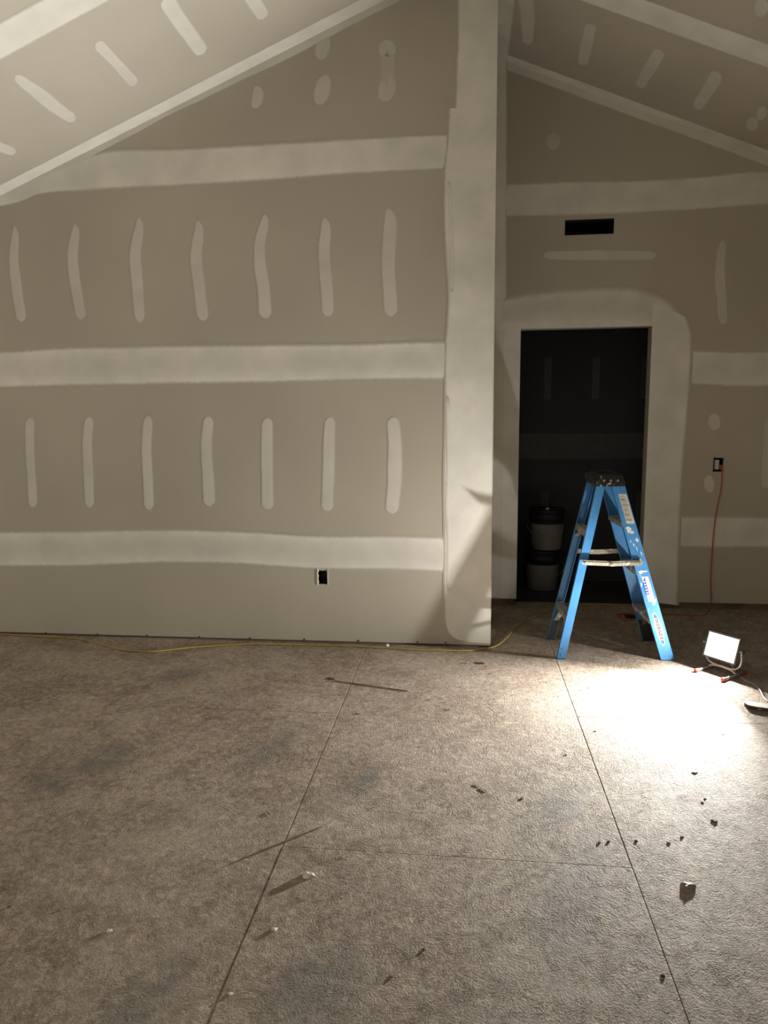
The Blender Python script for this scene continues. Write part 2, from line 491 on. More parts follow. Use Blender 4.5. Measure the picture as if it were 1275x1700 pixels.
def mud_sheet(name, A, B, mp, parent, t=0.0007, base=0.0004, ends=(0, 0), soft=(0.16, 0.16), tone=1.0, mid=0.86, wob=0.004, n=60, seedf=3.0):
    """a skim of compound between the edges A and B (lists of wall coordinates)"""
    MUD_SEED[0] += 1; sd = MUD_SEED[0] * 7.31
    A = resample(A, n); B = resample(B, n)
    vs = []; fe = []; to = []; fs = []
    m = len(VPROF)
    for i in range(n):
        s = i / (n - 1)
        a = Vector((*A[i], 0)); b = Vector((*B[i], 0)); wv = b - a; d = wv.normalized() if wv.length > 1e-9 else Vector((0, 1, 0))
        wa = noise.noise(Vector((a.x * seedf, a.y * seedf, sd))) + 0.45 * noise.noise(Vector((a.x * 14, a.y * 14, sd)))
        wb = noise.noise(Vector((b.x * seedf, b.y * seedf, sd + 40))) + 0.45 * noise.noise(Vector((b.x * 14, b.y * 14, sd + 40)))
        if soft[0] > 0: a = a + d * wa * wob
        if soft[1] > 0: b = b + d * wb * wob
        fend = 1.0
        if ends[0]: fend = min(fend, s / ends[0])
        if ends[1]: fend = min(fend, (1 - s) / ends[1])
        for v in VPROF:
            q = a.lerp(b, v)
            fa = 1.0 if soft[0] == 0 else min(1, v / soft[0])
            fb = 1.0 if soft[1] == 0 else min(1, (1 - v) / soft[1])
            f = min(fa, fb, fend)
            h = base + t * (1 - (1 - f) ** 2) * (0.8 + 0.2 * math.sin(math.pi * v))
            vs.append(mp(q.x, q.y, h)); fe.append(f)
            c = abs(2 * v - 1)
            to.append(tone * (mid + (1 - mid) * min(1, c * 1.35) ** 2 + 0.05 * noise.noise(Vector((q.x * 4, q.y * 4, sd)))))
    for i in range(n - 1):
        for j in range(m - 1):
            fs.append((i * m + j, (i + 1) * m + j, (i + 1) * m + j + 1, i * m + j + 1))
    o = mk(name, vs, fs, M['mud'], parent, True, {'feather': fe, 'tone': to})
    return o


def mud_strip(name, px, width, to2d, mp, parent, tone=0.8, n=26, r0=0.10, r1=0.10, point=0.0, t=0.0005):
    """a knife stroke of compound; spine and width measured in the photograph, laid on the board's plane"""
    S = resample(px, n); A = []; B = []
    for i in range(n):
        s = i / (n - 1)
        p0 = Vector((*S[max(i - 1, 0)], 0)); p1 = Vector((*S[min(i + 1, n - 1)], 0)); d = (p1 - p0).normalized(); nn = Vector((-d.y, d.x, 0))
        wd = width if not isinstance(width, (list, tuple)) else width[0] + (width[-1] - width[0]) * s if len(width) == 2 else (width[0] + (width[1] - width[0]) * 2 * s if s < .5 else width[1] + (width[2] - width[1]) * (2 * s - 1))
        k = 1.0
        if s < r0: k = math.sqrt(max(0, 1 - (1 - s / r0) ** 2))
        if s > 1 - r1: k = min(k, math.sqrt(max(0, 1 - ((s - 1 + r1) / r1) ** 2)))
        k = max(k, 0.04)
        c = Vector((*S[i], 0))
        off = nn * (-(1 - k) * wd * 0.5 * point if s < r0 else 0)
        a = c + off - nn * wd * k / 2; b = c + off + nn * wd * k / 2
        A.append(to2d(a.x, a.y)); B.append(to2d(b.x, b.y))
    return mud_sheet(name, A, B, mp, parent, t=t, ends=(0.05, 0.05), soft=(0.22, 0.22), tone=tone, mid=0.95, wob=0.0035, n=n, seedf=6)


# ================================================================== STRUCTURE
# ---- floor: sheets of strand board on a dark deck
fl = MB().box((XW - .3, YB - .3, -0.14), (XEA + .3, 6.8, -0.019)).build('floor', M['subfloor'])
tag(fl, 'rough dusty strand board subfloor of butted sheets', 'floor', kind='structure')
XS = [-4.32, -3.08, -1.855, -0.635, 0.563, 1.783, 3.003, 4.25]
OFF = [2.27, 3.40, 2.27, 3.40, 2.27, 3.47, 2.27]
OFF = [3.4, 2.27, 3.40, 2.27, 3.47, 2.27, 3.4]
g = 0.0005
k = 0
for ci in range(len(XS) - 1):
    ys = [OFF[ci] + 2.438 * j for j in range(-3, 3)]
    ys = [YB] + [y for y in ys if YB + .05 < y < 5.6] + [5.665]
    for j in range(len(ys) - 1):
        h = random.uniform(-0.0008, 0.0)
        x0, x1, y0, y1 = XS[ci] + g, XS[ci + 1] - g, ys[j] + g, ys[j + 1] - g
        e = 0.003; d = -0.0008
        mb = MB()
        mb.add([(x0, y0, -.018), (x1, y0, -.018), (x1, y1, -.018), (x0, y1, -.018),
                (x0, y0, h + d), (x1, y0, h + d), (x1, y1, h + d), (x0, y1, h + d),
                (x0 + e, y0 + e, h), (x1 - e, y0 + e, h), (x1 - e, y1 - e, h), (x0 + e, y1 - e, h)],
               [(0, 3, 2, 1), (0, 1, 5, 4), (1, 2, 6, 5), (2, 3, 7, 6), (3, 0, 4, 7), (4, 5, 9, 8), (5, 6, 10, 9), (6, 7, 11, 10), (7, 4, 8, 11), (8, 9, 10, 11)])
        mb.build('floor_panel', M['osb'], fl)
mb = MB().box((-.25, 5.668, -.018), (1.95, 6.6, -0.001)).build('closet_floor_sheet', M['shade_floor'], fl)

# ---- near partition on the left
Z0L = 0.014
OUTL = (-0.965, -0.898, 0.401, 0.501)      # hole for the outlet box
in_out = lambda u, v: OUTL[0] < u < OUTL[1] and OUTL[2] < v < OUTL[3]
XS2 = -2.66
mb = MB()
mb.cells([XS2, OUTL[0], OUTL[1], XE - PT], [0, OUTL[2], OUTL[3], S3], mp_L, -PT - .001, -0.102, in_out)
mb.prism(clip_poly([(XS2, S3), (XE - PT, S3), (XE - PT, 4.3), (XS2, 4.3)], ML, CL), mp_L, -PT - .001, -0.102)
mb.prism(clip_poly([(XW, 0), (XS2, 0), (XS2, 3.2), (XW, 3.2)], ML, CL), mp_L, -PT - .001, -0.102)
wl = mb.build('wall_front_left', M['stud'])
tag(wl, 'taped and mudded grey drywall gable wall left of the doorway', 'wall', kind='structure')
jg = 0.0012
def sheet(poly, mp, parent, mat='paper'): return MB().prism(poly, mp, 0, -PT).build('drywall_panel', M[mat], parent)
XP = -3.45
MB().cells([XP + jg, OUTL[0], OUTL[1], XE], [Z0L, OUTL[2], OUTL[3], S1 - jg], mp_L, 0, -PT, in_out).build('drywall_panel', M['paper'], wl)
sheet([(XP + jg, S1 + jg), (XE, S1 + jg), (XE, S2 - jg), (XP + jg, S2 - jg)], mp_L, wl)
sheet(clip_poly([(XP + jg, S2 + jg), (XE, S2 + jg), (XE, S3 - jg), (XP + jg, S3 - jg)], ML, CL - .002), mp_L, wl)
_p = clip_poly([(XS2 - 1, S3 + jg), (XE, S3 + jg), (XE, 4.5), (XS2 - 1, 4.5)], ML, CL - .002)
sheet(clip_poly(_p, MR, CR - .002), mp_L, wl)
for a, b in ((Z0L, S1 - jg), (S1 + jg, S2 - jg), (S2 + jg, S3 - jg)):
    sheet(clip_poly([(XW, a), (XP - jg, a), (XP - jg, b), (XW, b)], ML, CL - .002), mp_L, wl)
# corner bead along the outer corner
MB().tube([(XE - .0005, YL - .0002, 0.03), (XE - .0005, YL - .0002, 4.03)], 0.0022, 8).build('corner_bead', M['bead'], wl)

# ---- return of the partition (faces right, towards the doorway)
wr = MB().box((XE - PT - .09, YL + .104, 0), (XE - PT - .001, YR + .1, 4.045)).build('wall_return', M['stud'])
tag(wr, 'side of the drywall partition running back to the doorway wall', 'wall', kind='structure')
for a, b in ((.05, S1 - jg), (S1 + jg, S2 - jg), (S2 + jg, S3 - jg), (S3 + jg, 4.042)):
    sheet([(YL + PT + .0005, a), (YR, a), (YR, b), (YL + PT + .0005, b)], mp_RET, wr)

# ---- wall with the doorway
DX0, DX1, DZ = 0.404, 1.357, 2.131
VEN = (0.710, 1.060, 2.791, 2.899)
OUR = (1.838, 1.908, 1.058, 1.162)
Z0R = 0.05
XS3 = 2.62
def hole_R(u, v):
    return (DX0 - PT < u < DX1 + PT and v < DZ + PT) or (VEN[0] < u < VEN[1] and VEN[2] < v < VEN[3]) or (OUR[0] < u < OUR[1] and OUR[2] < v < OUR[3])
def hole_R2(u, v):
    return (DX0 < u < DX1 and v < DZ) or (VEN[0] < u < VEN[1] and VEN[2] < v < VEN[3]) or (OUR[0] < u < OUR[1] and OUR[2] < v < OUR[3])
mb = MB()
mb.cells([XE - PT, DX0 - PT, DX1 + PT, VEN[0], VEN[1], OUR[0], OUR[1], XS3], [0, DZ + PT, VEN[2], VEN[3], OUR[2], OUR[3], S3], mp_R, -PT - .001, -0.116, hole_R)
mb.prism(clip_poly([(XE - PT, S3), (XS3, S3), (XS3, 4.3), (XE - PT, 4.3)], MR, CR), mp_R, -PT - .001, -0.116)
mb.prism(clip_poly([(XS3, 0), (XEA, 0), (XEA, 3.3), (XS3, 3.3)], MR, CR), mp_R, -PT - .001, -0.116)
wd = mb.build('wall_front_right', M['stud'])
tag(wd, 'taped grey drywall gable wall with the dark doorway', 'wall', kind='structure')
cu = [XE, DX0, DX1, VEN[0], VEN[1], OUR[0], OUR[1], XS3 - jg]
MB().cells([XE, DX0, DX1, XS3 - jg], [Z0R, S1 - jg], mp_R, 0, -PT, hole_R2).build('drywall_panel', M['paper'], wd)
MB().cells(cu, [S1 + jg, OUR[2], OUR[3], S2 - jg], mp_R, 0, -PT, hole_R2).build('drywall_panel', M['paper'], wd)
MB().cells(cu, [S2 + jg, DZ, VEN[2], VEN[3], S3 - jg], mp_R, 0, -PT, hole_R2).build('drywall_panel', M['paper'], wd)
sheet(clip_poly([(XE, S3 + jg), (3.2, S3 + jg), (3.2, 4.3), (XE, 4.3)], MR, CR - .002), mp_R, wd)
for a, b in ((Z0R, S1 - jg), (S1 + jg, S2 - jg), (S2 + jg, S3 - jg)):
    sheet(clip_poly([(XS3 + jg, a), (XEA, a), (XEA, b), (XS3 + jg, b)], MR, CR - .002), mp_R, wd)
# drywall-wrapped jambs and head of the opening
Yb = YR + .118
MB().box((DX0 - PT, YR + PT + .0005, Z0R), (DX0, Yb, DZ + PT)).build('jamb_panel', M['paper'], wd)
MB().box((DX1, YR + PT + .0005, Z0R), (DX1 + PT, Yb, DZ + PT)).build('jamb_panel', M['paper'], wd)
MB().box((DX0 + .0005, YR + PT + .0005, DZ), (DX1 - .0005, Yb, DZ + PT)).build('head_panel', M['paper'], wd)
for pts in ([(DX0, Z0R), (DX0, DZ)], [(DX1, Z0R), (DX1, DZ)], [(DX0, DZ), (DX1, DZ)]):
    MB().tube([(u, YR - .0002, v) for u, v in pts], 0.002, 8).build('corner_bead', M['bead'], wd)
# ---- closet beyond the doorway
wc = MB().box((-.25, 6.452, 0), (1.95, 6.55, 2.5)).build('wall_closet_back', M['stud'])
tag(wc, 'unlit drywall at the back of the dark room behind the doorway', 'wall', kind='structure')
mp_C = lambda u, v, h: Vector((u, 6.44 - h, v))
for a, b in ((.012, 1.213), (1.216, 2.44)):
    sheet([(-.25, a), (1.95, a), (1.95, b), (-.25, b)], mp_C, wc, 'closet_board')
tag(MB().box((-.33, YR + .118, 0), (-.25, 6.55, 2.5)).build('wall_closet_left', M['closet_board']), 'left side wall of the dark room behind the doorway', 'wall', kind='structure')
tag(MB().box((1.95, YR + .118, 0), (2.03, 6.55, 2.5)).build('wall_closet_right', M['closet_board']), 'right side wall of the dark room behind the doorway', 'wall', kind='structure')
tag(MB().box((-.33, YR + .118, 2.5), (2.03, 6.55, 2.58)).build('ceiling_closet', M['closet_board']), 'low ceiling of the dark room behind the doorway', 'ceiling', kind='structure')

# ---- walls the camera does not see, closing the room
tag(MB().prism([(YB - .1, -.05), (YL + .2, -.05), (YL + .2, ML * XW + CL + .1), (YB - .1, ML * XW + CL + .1)], lambda u, v, h: Vector((XW - h, u, v)), 0, .1).build('wall_side_left', M['skimmed']), 'drywall side wall at the low eave on the left', 'wall', kind='structure')
tag(MB().prism([(YB - .1, -.05), (YR + .2, -.05), (YR + .2, MR * XEA + CR + .1), (YB - .1, MR * XEA + CR + .1)], lambda u, v, h: Vector((XEA + h, u, v)), 0, .1).build('wall_side_right', M['skimmed']), 'drywall side wall at the low eave on the right', 'wall', kind='structure')
tag(MB().prism([(XW - .1, -.05), (XEA + .1, -.05), (XEA + .1, MR * XEA + CR), (XR, CL + ML * XR + .05), (XW - .1, ML * XW + CL)], lambda u, v, h: Vector((u, YB - h, v)), 0, .1).build('wall_rear', M['skimmed']), 'gable wall behind the viewer', 'wall', kind='structure')

# ---- vaulted ceiling
cl = MB().prism([(XW - .1, YB - .1), (XR + .03, YB - .1), (XR + .03, YL + .12), (XW - .1, YL + .12)], mp_CL, -PT - .001, -.12).build('ceiling_left', M['stud'])
tag(cl, 'bright left slope of the vaulted drywall ceiling', 'ceiling', kind='structure')
cr = MB().prism([(XR - .03, YB - .1), (XEA + .1, YB - .1), (XEA + .1, YR + .12), (XR - .03, YR + .12)], mp_CR, -PT - .001, -.12).build('ceiling_right', M['stud'])
tag(cr, 'dim right slope of the vaulted drywall ceiling', 'ceiling', kind='structure')
def rows(y_wall, first):
    r = [y_wall, first]
    while r[-1] > YB: r.append(max(YB, r[-1] - 1.22))
    return r
RL = rows(YL - .001, 3.36); RR = rows(YR - .001, 4.45)
for i in range(len(RL) - 1):
    xa = XW + (1.9 if i % 2 else 0.75)
    for a, b in ((XW, xa - jg), (xa + jg, XR)):
        sheet([(a, RL[i + 1] + jg), (b, RL[i + 1] + jg), (b, RL[i] - jg), (a, RL[i] - jg)], mp_CL, cl)
for i in range(len(RR) - 1):
    xa = XEA - (1.9 if i % 2 else 0.6)
    for a, b in ((XR, xa - jg), (xa + jg, XEA)):
        if i == 0 and a == XR: a = XE + .001
        sheet([(a, RR[i + 1] + jg), (b, RR[i + 1] + jg), (b, RR[i] - jg), (a, RR[i] - jg)], mp_CR, cr)
if True:   # strip of ceiling between ridge and partition face
    sheet([(XR, RR[1] + jg), (XE, RR[1] + jg), (XE, YL - .001), (XR, YL - .001)], mp_CR, cr)

# ---- joint compound: left wall
pxL = lambda P: [at_L(*p) for p in P]
pxR = lambda P: [at_R(*p) for p in P]
ed = at_L
# three taped joints
mud_sheet('joint_band', [(-3.6, S1 - .125)] + pxL([(0, 943), (130, 942), (270, 937), (400, 939), (520, 947), (640, 948), (738, 951)]) + [(0.0, S1 - .13)],
          [(-3.6, S1 + .115)] + pxL([(0, 881), (130, 879), (270, 877), (400, 880), (520, 887), (640, 888), (738, 890)]) + [(0.0, S1 + .115)], mp_L, wl, n=110, mid=.68)
mud_sheet('joint_band', [(-3.6, S2 - .135)] + pxL([(0, 646), (150, 642), (370, 639), (560, 634), (738, 632)]) + [(0.0, S2 - .14)],
          [(-3.6, S2 + .125)] + pxL([(0, 581), (120, 575), (340, 571), (560, 569), (738, 565)]) + [(0.0, S2 + .12)], mp_L, wl, n=110, mid=.66)
mud_sheet('joint_band', pxL([(-40, 352), (30, 338), (70, 323), (165, 318), (265, 312), (450, 301), (580, 291), (742, 284), (780, 282)]),
          pxL([(-40, 320), (40, 300), (110, 272), (180, 248), (290, 245), (430, 238), (580, 228), (745, 221), (780, 220)]), mp_L, wl, n=110, mid=.93, tone=.9)
# gable corner tape on the wall
mud_sheet('corner_tape', [(-3.3, ML * -3.3 + CL - .10)] + pxL([(0, 340), (130, 272), (300, 184), (480, 98), (665, 4)]) + [(.1, 4.02)],
          [(-3.3, ML * -3.3 + CL)] + [(u, ML * u + CL - .001) for u in (-2.9, -2.4, -1.75, -1.1, -.42)] + [(.06, 4.085)], mp_L, wl, n=80, soft=(.3, 0), tone=.72, mid=1.0, base=.0003, wob=.008)
# corner bead compound, two widths
mud_sheet('bead_band', pxL([(757, -40), (757, 60), (755, 120), (753, 184)]), [(XE, at_L(820, y)[1]) for y in (-40, 60, 120, 184)], mp_L, wl, soft=(.14, 0), n=40, base=.0006, tone=.92, mid=1)
mud_sheet('bead_band', pxL([(744, 180), (742, 226), (735, 292), (737, 420), (742, 492), (738, 570), (736, 640), (735, 760), (735, 880), (735, 1000), (738, 1040), (752, 1060), (780, 1066)]),
          [(XE, at_L(815, y)[1]) for y in (180, 226, 292, 420, 492, 570, 640, 760, 880, 1000, 1040, 1060, 1068)], mp_L, wl, soft=(.10, 0), n=110, base=.0009, tone=1.0, mid=1, t=.0009)
mud_sheet('bead_ridge', pxL([(739, 640), (738, 700), (739, 780), (737, 850), (740, 890), (740, 1000)]), pxL([(749, 640), (750, 700), (750, 780), (749, 850), (751, 890), (752, 1000)]), mp_L, wl, soft=(.4, .5), n=60, base=.0009, t=.0013, ends=(.15, .15))
mud_sheet('bead_ridge', pxL([(741, 290), (743, 350), (744, 420), (747, 495)]), pxL([(751, 290), (754, 350), (756, 420), (755, 495)]), mp_L, wl, soft=(.4, .5), n=40, base=.0009, t=.0013, ends=(.15, .15))
UP = [([(29, 374), (23, 420), (27, 470), (37, 536)], (15, 20, 19)), ([(130, 371), (121, 420), (125, 468), (136, 532)], (17, 21, 20)),
      ([(236, 360), (225, 420), (228, 468), (233, 537)], (18, 23, 20)), ([(335, 366), (326, 420), (330, 468), (338, 534)], (20, 24, 22)),
      ([(446, 356), (432, 400), (432, 439), (438, 481), (441, 530)], (18, 23, 25)), ([(545, 361), (538, 411), (540, 453), (544, 495), (545, 527)], (20, 23, 23)),
      ([(652, 345), (647, 396), (645, 439), (647, 481), (649, 527)], (26, 26, 26))]
for P, wd_ in UP: mud_strip('screw_strip', P, wd_, at_L, mp_L, wl, tone=.5, r0=.2, r1=.09, point=-.8)
LO = [([(50, 692), (49.5, 738), (52, 785), (55, 844)], (17, 17, 17)), ([(149, 690), (145, 738), (147, 785), (149, 844)], (18, 19, 18)),
      ([(246, 689), (243, 738), (245, 785), (248, 848)], (18, 19, 19)), ([(347, 690), (343, 738), (345, 785), (348, 842)], (20, 21, 23)),
      ([(444, 692), (443, 746), (444, 798), (445, 847)], (20, 22, 23)), ([(548, 691), (546, 746), (545, 798), (543, 850)], (20, 22, 23)),
      ([(652, 691), (656, 746), (655, 798), (650, 854)], (23, 27, 24))]
for P, wd_ in LO: mud_strip('screw_strip', P, wd_, at_L, mp_L, wl, tone=.58, r0=.09, r1=.08)
for P, wd_ in (([(426, 142), (428, 160), (421, 180)], 22), ([(540, 58), (537, 78), (531, 99)], 27), ([(542, 124), (536, 148), (529, 174)], 29), ([(643, 66), (643, 82), (644, 98)], 34), ([(646, 125), (643, 147), (636, 168)], 33)):
    mud_strip('screw_spot', P, wd_, at_L, mp_L, wl, tone=.42, r0=.45, r1=.45, n=18)
mud_strip('screw_strip', [(643, 84), (644, 115), (643, 150)], 28, at_L, mp_L, wl, tone=.25)

# ---- joint compound: doorway wall
mud_sheet('joint_band', [(XE, S3 - .14)] + pxR([(845, 362), (960, 360), (1060, 356), (1160, 350), (1275, 343)]) + [(3.0, S3 - .14)],
          [(XE, S3 + .135)] + pxR([(845, 303), (960, 299), (1060, 297), (1160, 291), (1275, 282)]) + [(2.63, S3)], mp_R, wd, n=90, mid=.92, tone=.85)
mud_sheet('joint_band', pxR([(1120, 640), (1180, 642), (1275, 644)]) + [(3.8, S2 - .14)], pxR([(1120, 580), (1180, 580), (1275, 581)]) + [(3.8, S2 + .13)], mp_R, wd, n=60, mid=.8, tone=.9)
mud_sheet('joint_band', pxR([(1110, 910), (1180, 911), (1275, 911)]) + [(3.8, S1 - .11)], pxR([(1110, 855), (1180, 855), (1275, 856)]) + [(3.8, S1 + .13)], mp_R, wd, n=60, mid=.85, tone=.9)
# inner corner tape beside the partition
mud_sheet('corner_tape', [(XE + .001, v) for v in (.06, 1.0, 2.0, 3.0, 4.03)], [(x + .02, v) for x, v in ((.29, .06), (.29, 1.0), (.285, 2.0), (.275, 3.0), (.262, 4.03))], mp_R, wd, soft=(0, .2), n=70, base=.0007, tone=.85, mid=1)
mud_sheet('corner_tape', [(u, MR * u + CR - .065) for u in (.28, 1, 1.8, 2.6, 3.6)], [(u, MR * u + CR - .001) for u in (.28, 1, 1.8, 2.6, 3.6)], mp_R, wd, soft=(.3, 0), n=70, base=.0003, tone=.7, mid=1)
# compound round the opening: left side, arched head, right side
mud_sheet('door_band', [(XE + .10, v) for v in (.055, .7, 1.4, DZ + .02)], [(DX0, v) for v in (.055, .7, 1.4, DZ + .02)], mp_R, wd, soft=(.2, 0), n=40, base=.0009, mid=1, tone=.95)
mud_sheet('door_band', [(u, DZ) for u in (XE + .08, .5, .7, 1.0, 1.2, DX1, DX1 + .001)], pxR([(834, 493), (880, 483), (955, 475), (1035, 472), (1085, 481), (1117, 500), (1141, 530)]), mp_R, wd, soft=(0, .3), n=70, base=.0010, mid=.62, tone=.95, wob=.006)
mud_sheet('door_band', [(DX1, v) for v in (DZ + .17, 2.13, 1.9, 1.5, 1.0, .5, .055)], pxR([(1141, 528), (1149, 555), (1150, 600), (1143, 700), (1134, 800), (1130, 900), (1127, 1005)]), mp_R, wd, soft=(0, .16), n=70, base=.0012, mid=1, tone=.95, wob=.006)
mud_strip('screw_strip', [(900, 424), (960, 424), (1020, 424), (1092, 424)], (15, 20, 16), at_R, mp_R, wd, tone=.5)
mud_strip('screw_strip', [(1201, 398), (1195, 450), (1198, 500), (1201, 540)], (14, 21, 17), at_R, mp_R, wd, tone=.5, r0=.15)
mud_strip('screw_strip', [(1277, 690), (1273, 750), (1271, 812)], 17, at_R, mp_R, wd, tone=.4)
mud_strip('screw_spot', [(1185, 687), (1186, 700), (1187, 714)], 25, at_R, mp_R, wd, tone=.55, r0=.5, r1=.5, n=18)
mud_strip('screw_spot', [(1178, 789), (1177, 803), (1180, 818)], 20, at_R, mp_R, wd, tone=.6, r0=.5, r1=.5, n=18)
mud_strip('screw_spot', [(921, 221), (919, 235), (917, 248)], 26, at_R, mp_R, wd, tone=.35, r0=.5, r1=.5, n=18)

# ---- joint compound: ceilings
mud_sheet('corner_tape', [(u, YL - .001) for u in (-4.2, -3, -2, -1, 0)], [(u, YL - .001 - w_) for u, w_ in ((-4.2, .10), (-3, .105), (-2, .11), (-1, .12), (0, .12))], mp_CL, cl, soft=(0, .12), n=60, base=.0003, tone=.85, mid=1)
mud_sheet('joint_band', [(u, 3.255) for u in (-4.2, -3, -2, -1, 0)], [(u, 3.468) for u in (-4.2, -3, -2, -1, 0)], mp_CL, cl, soft=(.14, .14), n=60, mid=.95, tone=.75)
mud_sheet('joint_band', [(u, 2.03) for u in (-4.2, -3, -2, -1, 0)], [(u, 2.25) for u in (-4.2, -3, -2, -1, 0)], mp_CL, cl, soft=(.14, .14), n=60, mid=.95, tone=.75)
for P, wd_, tn in (([(24, 126), (60, 152), (95, 180), (126, 200)], (18, 27, 20), .55), ([(160, 70), (185, 96), (205, 118), (226, 141)], (24, 19, 22), .5), ([(274, -4), (295, 30), (318, 62), (338, 90)], (32, 31, 27), .68),
                   ([(400, -30), (420, 0), (440, 30)], (26, 29, 24), .6), ([(-40, 222), (-10, 240), (26, 253)], (20, 20, 14), .55)):
    mud_strip('screw_strip', P, wd_, at_CL, mp_CL, cl, tone=tn)
mud_sheet('corner_tape', [(u, YR - .001) for u in (XE, 1, 2, 3, 4.1)], [(u, YR - .10) for u in (XE, 1, 2, 3, 4.1)], mp_CR, cr, soft=(0, .15), n=60, base=.0003, tone=.95, mid=1)
mud_sheet('corner_tape', [(XE + .001, v) for v in (YL, 4.8, 5.1, YR - .001)], [(XE + .12, v) for v in (YL, 4.8, 5.1, YR - .001)], mp_CR, cr, soft=(0, .2), n=40, base=.0005, tone=.8, mid=1)
mud_sheet('joint_band', [(u, 4.335) for u in (XE - .1, 1, 2, 3, 4.1)], [(u, 4.56) for u in (XE - .1, 1, 2, 3, 4.1)], mp_CR, cr, soft=(.14, .14), n=60, mid=.97, tone=.95)
mud_sheet('joint_band', [(u, 3.12) for u in (.05, 1, 2, 3, 4.1)], [(u, 3.34) for u in (.05, 1, 2, 3, 4.1)], mp_CR, cr, soft=(.14, .14), n=60, mid=.97, tone=.95)
for P, wd_ in (([(872, -8), (876, 30), (876, 74)], (30, 27, 18)), ([(982, 39), (974, 75), (967, 109)], (24, 23, 20)), ([(1097, 82), (1080, 112), (1060, 145)], (24, 24, 20)), ([(1193, 120), (1175, 150), (1155, 181)], (27, 25, 21))):
    mud_strip('screw_strip', P, wd_, at_CR, mp_CR, cr, tone=.5)
for P, wd_ in (([(1252, 194), (1249, 205), (1244, 217)], 22), ([(1268, 176), (1265, 187), (1260, 199)], 20), ([(1268, -4), (1264, 12), (1260, 28)], 28)):
    mud_strip('screw_spot', P, wd_, at_CR, mp_CR, cr, tone=.5, r0=.5, r1=.5, n=18)
# ---- compound in the dark room: thin skims, their colour darkened to carry the shade
M['shaded_skim'] = simple('shaded_skim', (0.09, 0.09, 0.095), 0.9, vary=0.1)
def skim(u0, u1, v0, v1): sheet_ = MB().prism([(u0, v0), (u1, v0), (u1, v1), (u0, v1)], mp_C, .0004, .0012).build('joint_skim', M['shaded_skim'], wc)
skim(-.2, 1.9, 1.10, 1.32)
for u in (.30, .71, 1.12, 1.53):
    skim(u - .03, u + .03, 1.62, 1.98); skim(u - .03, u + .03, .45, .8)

# ---- bare screw heads along the foot of the left wall
sme = None
for x in (76, 162, 244, 331, 415, 505, 595, 693, 740):
    u, v = at_L(x, 1049 + (x / 800.) * 19.5)
    if sme is None:
        so = MB().tube([(0, 0, 0), (0, -.0015, 0)], .006, 10).build('screw', M['black_cord'], wl, loc=(u, YL, v)); sme = so.data
    else:
        so = bpy.data.objects.new('screw', sme); COL.objects.link(so); so.parent = wl; so.location = (u, YL, v)

# ---- wall openings: boxes and duct
def open_box(name, mat, x0, x1, z0, z1, y0, depth, th=.003, parent=None):
    mb = MB()
    mb.box((x0, y0, z0), (x0 + th, y0 + depth, z1)); mb.box((x1 - th, y0, z0), (x1, y0 + depth, z1))
    mb.box((x0 + th, y0, z0), (x1 - th, y0 + depth, z0 + th)); mb.box((x0 + th, y0, z1 - th), (x1 - th, y0 + depth, z1))
    mb.box((x0 + th, y0 + depth - th, z0 + th), (x1 - th, y0 + depth, z1 - th))
    return mb.build(name, mat, parent)

rt = empty('outlet_box', ((OUTL[0] + OUTL[1]) / 2, YL + .004, OUTL[2]))
def rel(o, root):
    o.parent = root; o.matrix_parent_inverse = Matrix.Translation(-Vector(root.location)) if not any(root.rotation_euler) else (Matrix.Translation(root.location) @ root.rotation_euler.to_matrix().to_4x4()).inverted()
    return o
rel(open_box('box_shell', M['boxplastic'], OUTL[0] + .001, OUTL[1] - .001, OUTL[2] + .001, OUTL[3] - .001, YL + .004, .07), rt)
random.seed(3)
for sx in (0, 1):      # torn paper and plaster along the cut edges
    mb = MB()
    pts = []
    n = 12
    for i in range(n + 1):
        z = OUTL[2] - .006 + (OUTL[3] - OUTL[2] + .010) * i / n
        wdt = random.uniform(.003, .006 if sx == 0 else .005) + (.006 * math.sin(i / n * 9) ** 2 if sx == 0 else 0)
        x = OUTL[0] - .002 if sx == 0 else OUTL[1] + .002
        pts.append((x, z, x + wdt * (1 if sx == 0 else -1)))
    for i in range(n):
        a, b = pts[i], pts[i + 1]
        mb.hexa([(a[0], YL - .003, a[1]), (a[2], YL - .002, a[1]), (a[2], YL + .004, a[1]), (a[0], YL + .002, a[1]),
                 (b[0], YL - .003, b[1]), (b[2], YL - .002, b[1]), (b[2], YL + .004, b[1]), (b[0], YL + .002, b[1])])
    rel(mb.build('torn_edge', M['gypsum']), rt)
rel(MB().tube(smooth_line([(-.94, YL + .065, .42), (-.93, YL + .03, .45), (-.925, YL + .05, .48), (-.92, YL + .068, .46)]), .0025, 6).build('wire', M['black_cord']), rt)
tag(rt, 'open electrical box cut low in the left drywall with torn white edges', 'electrical box')

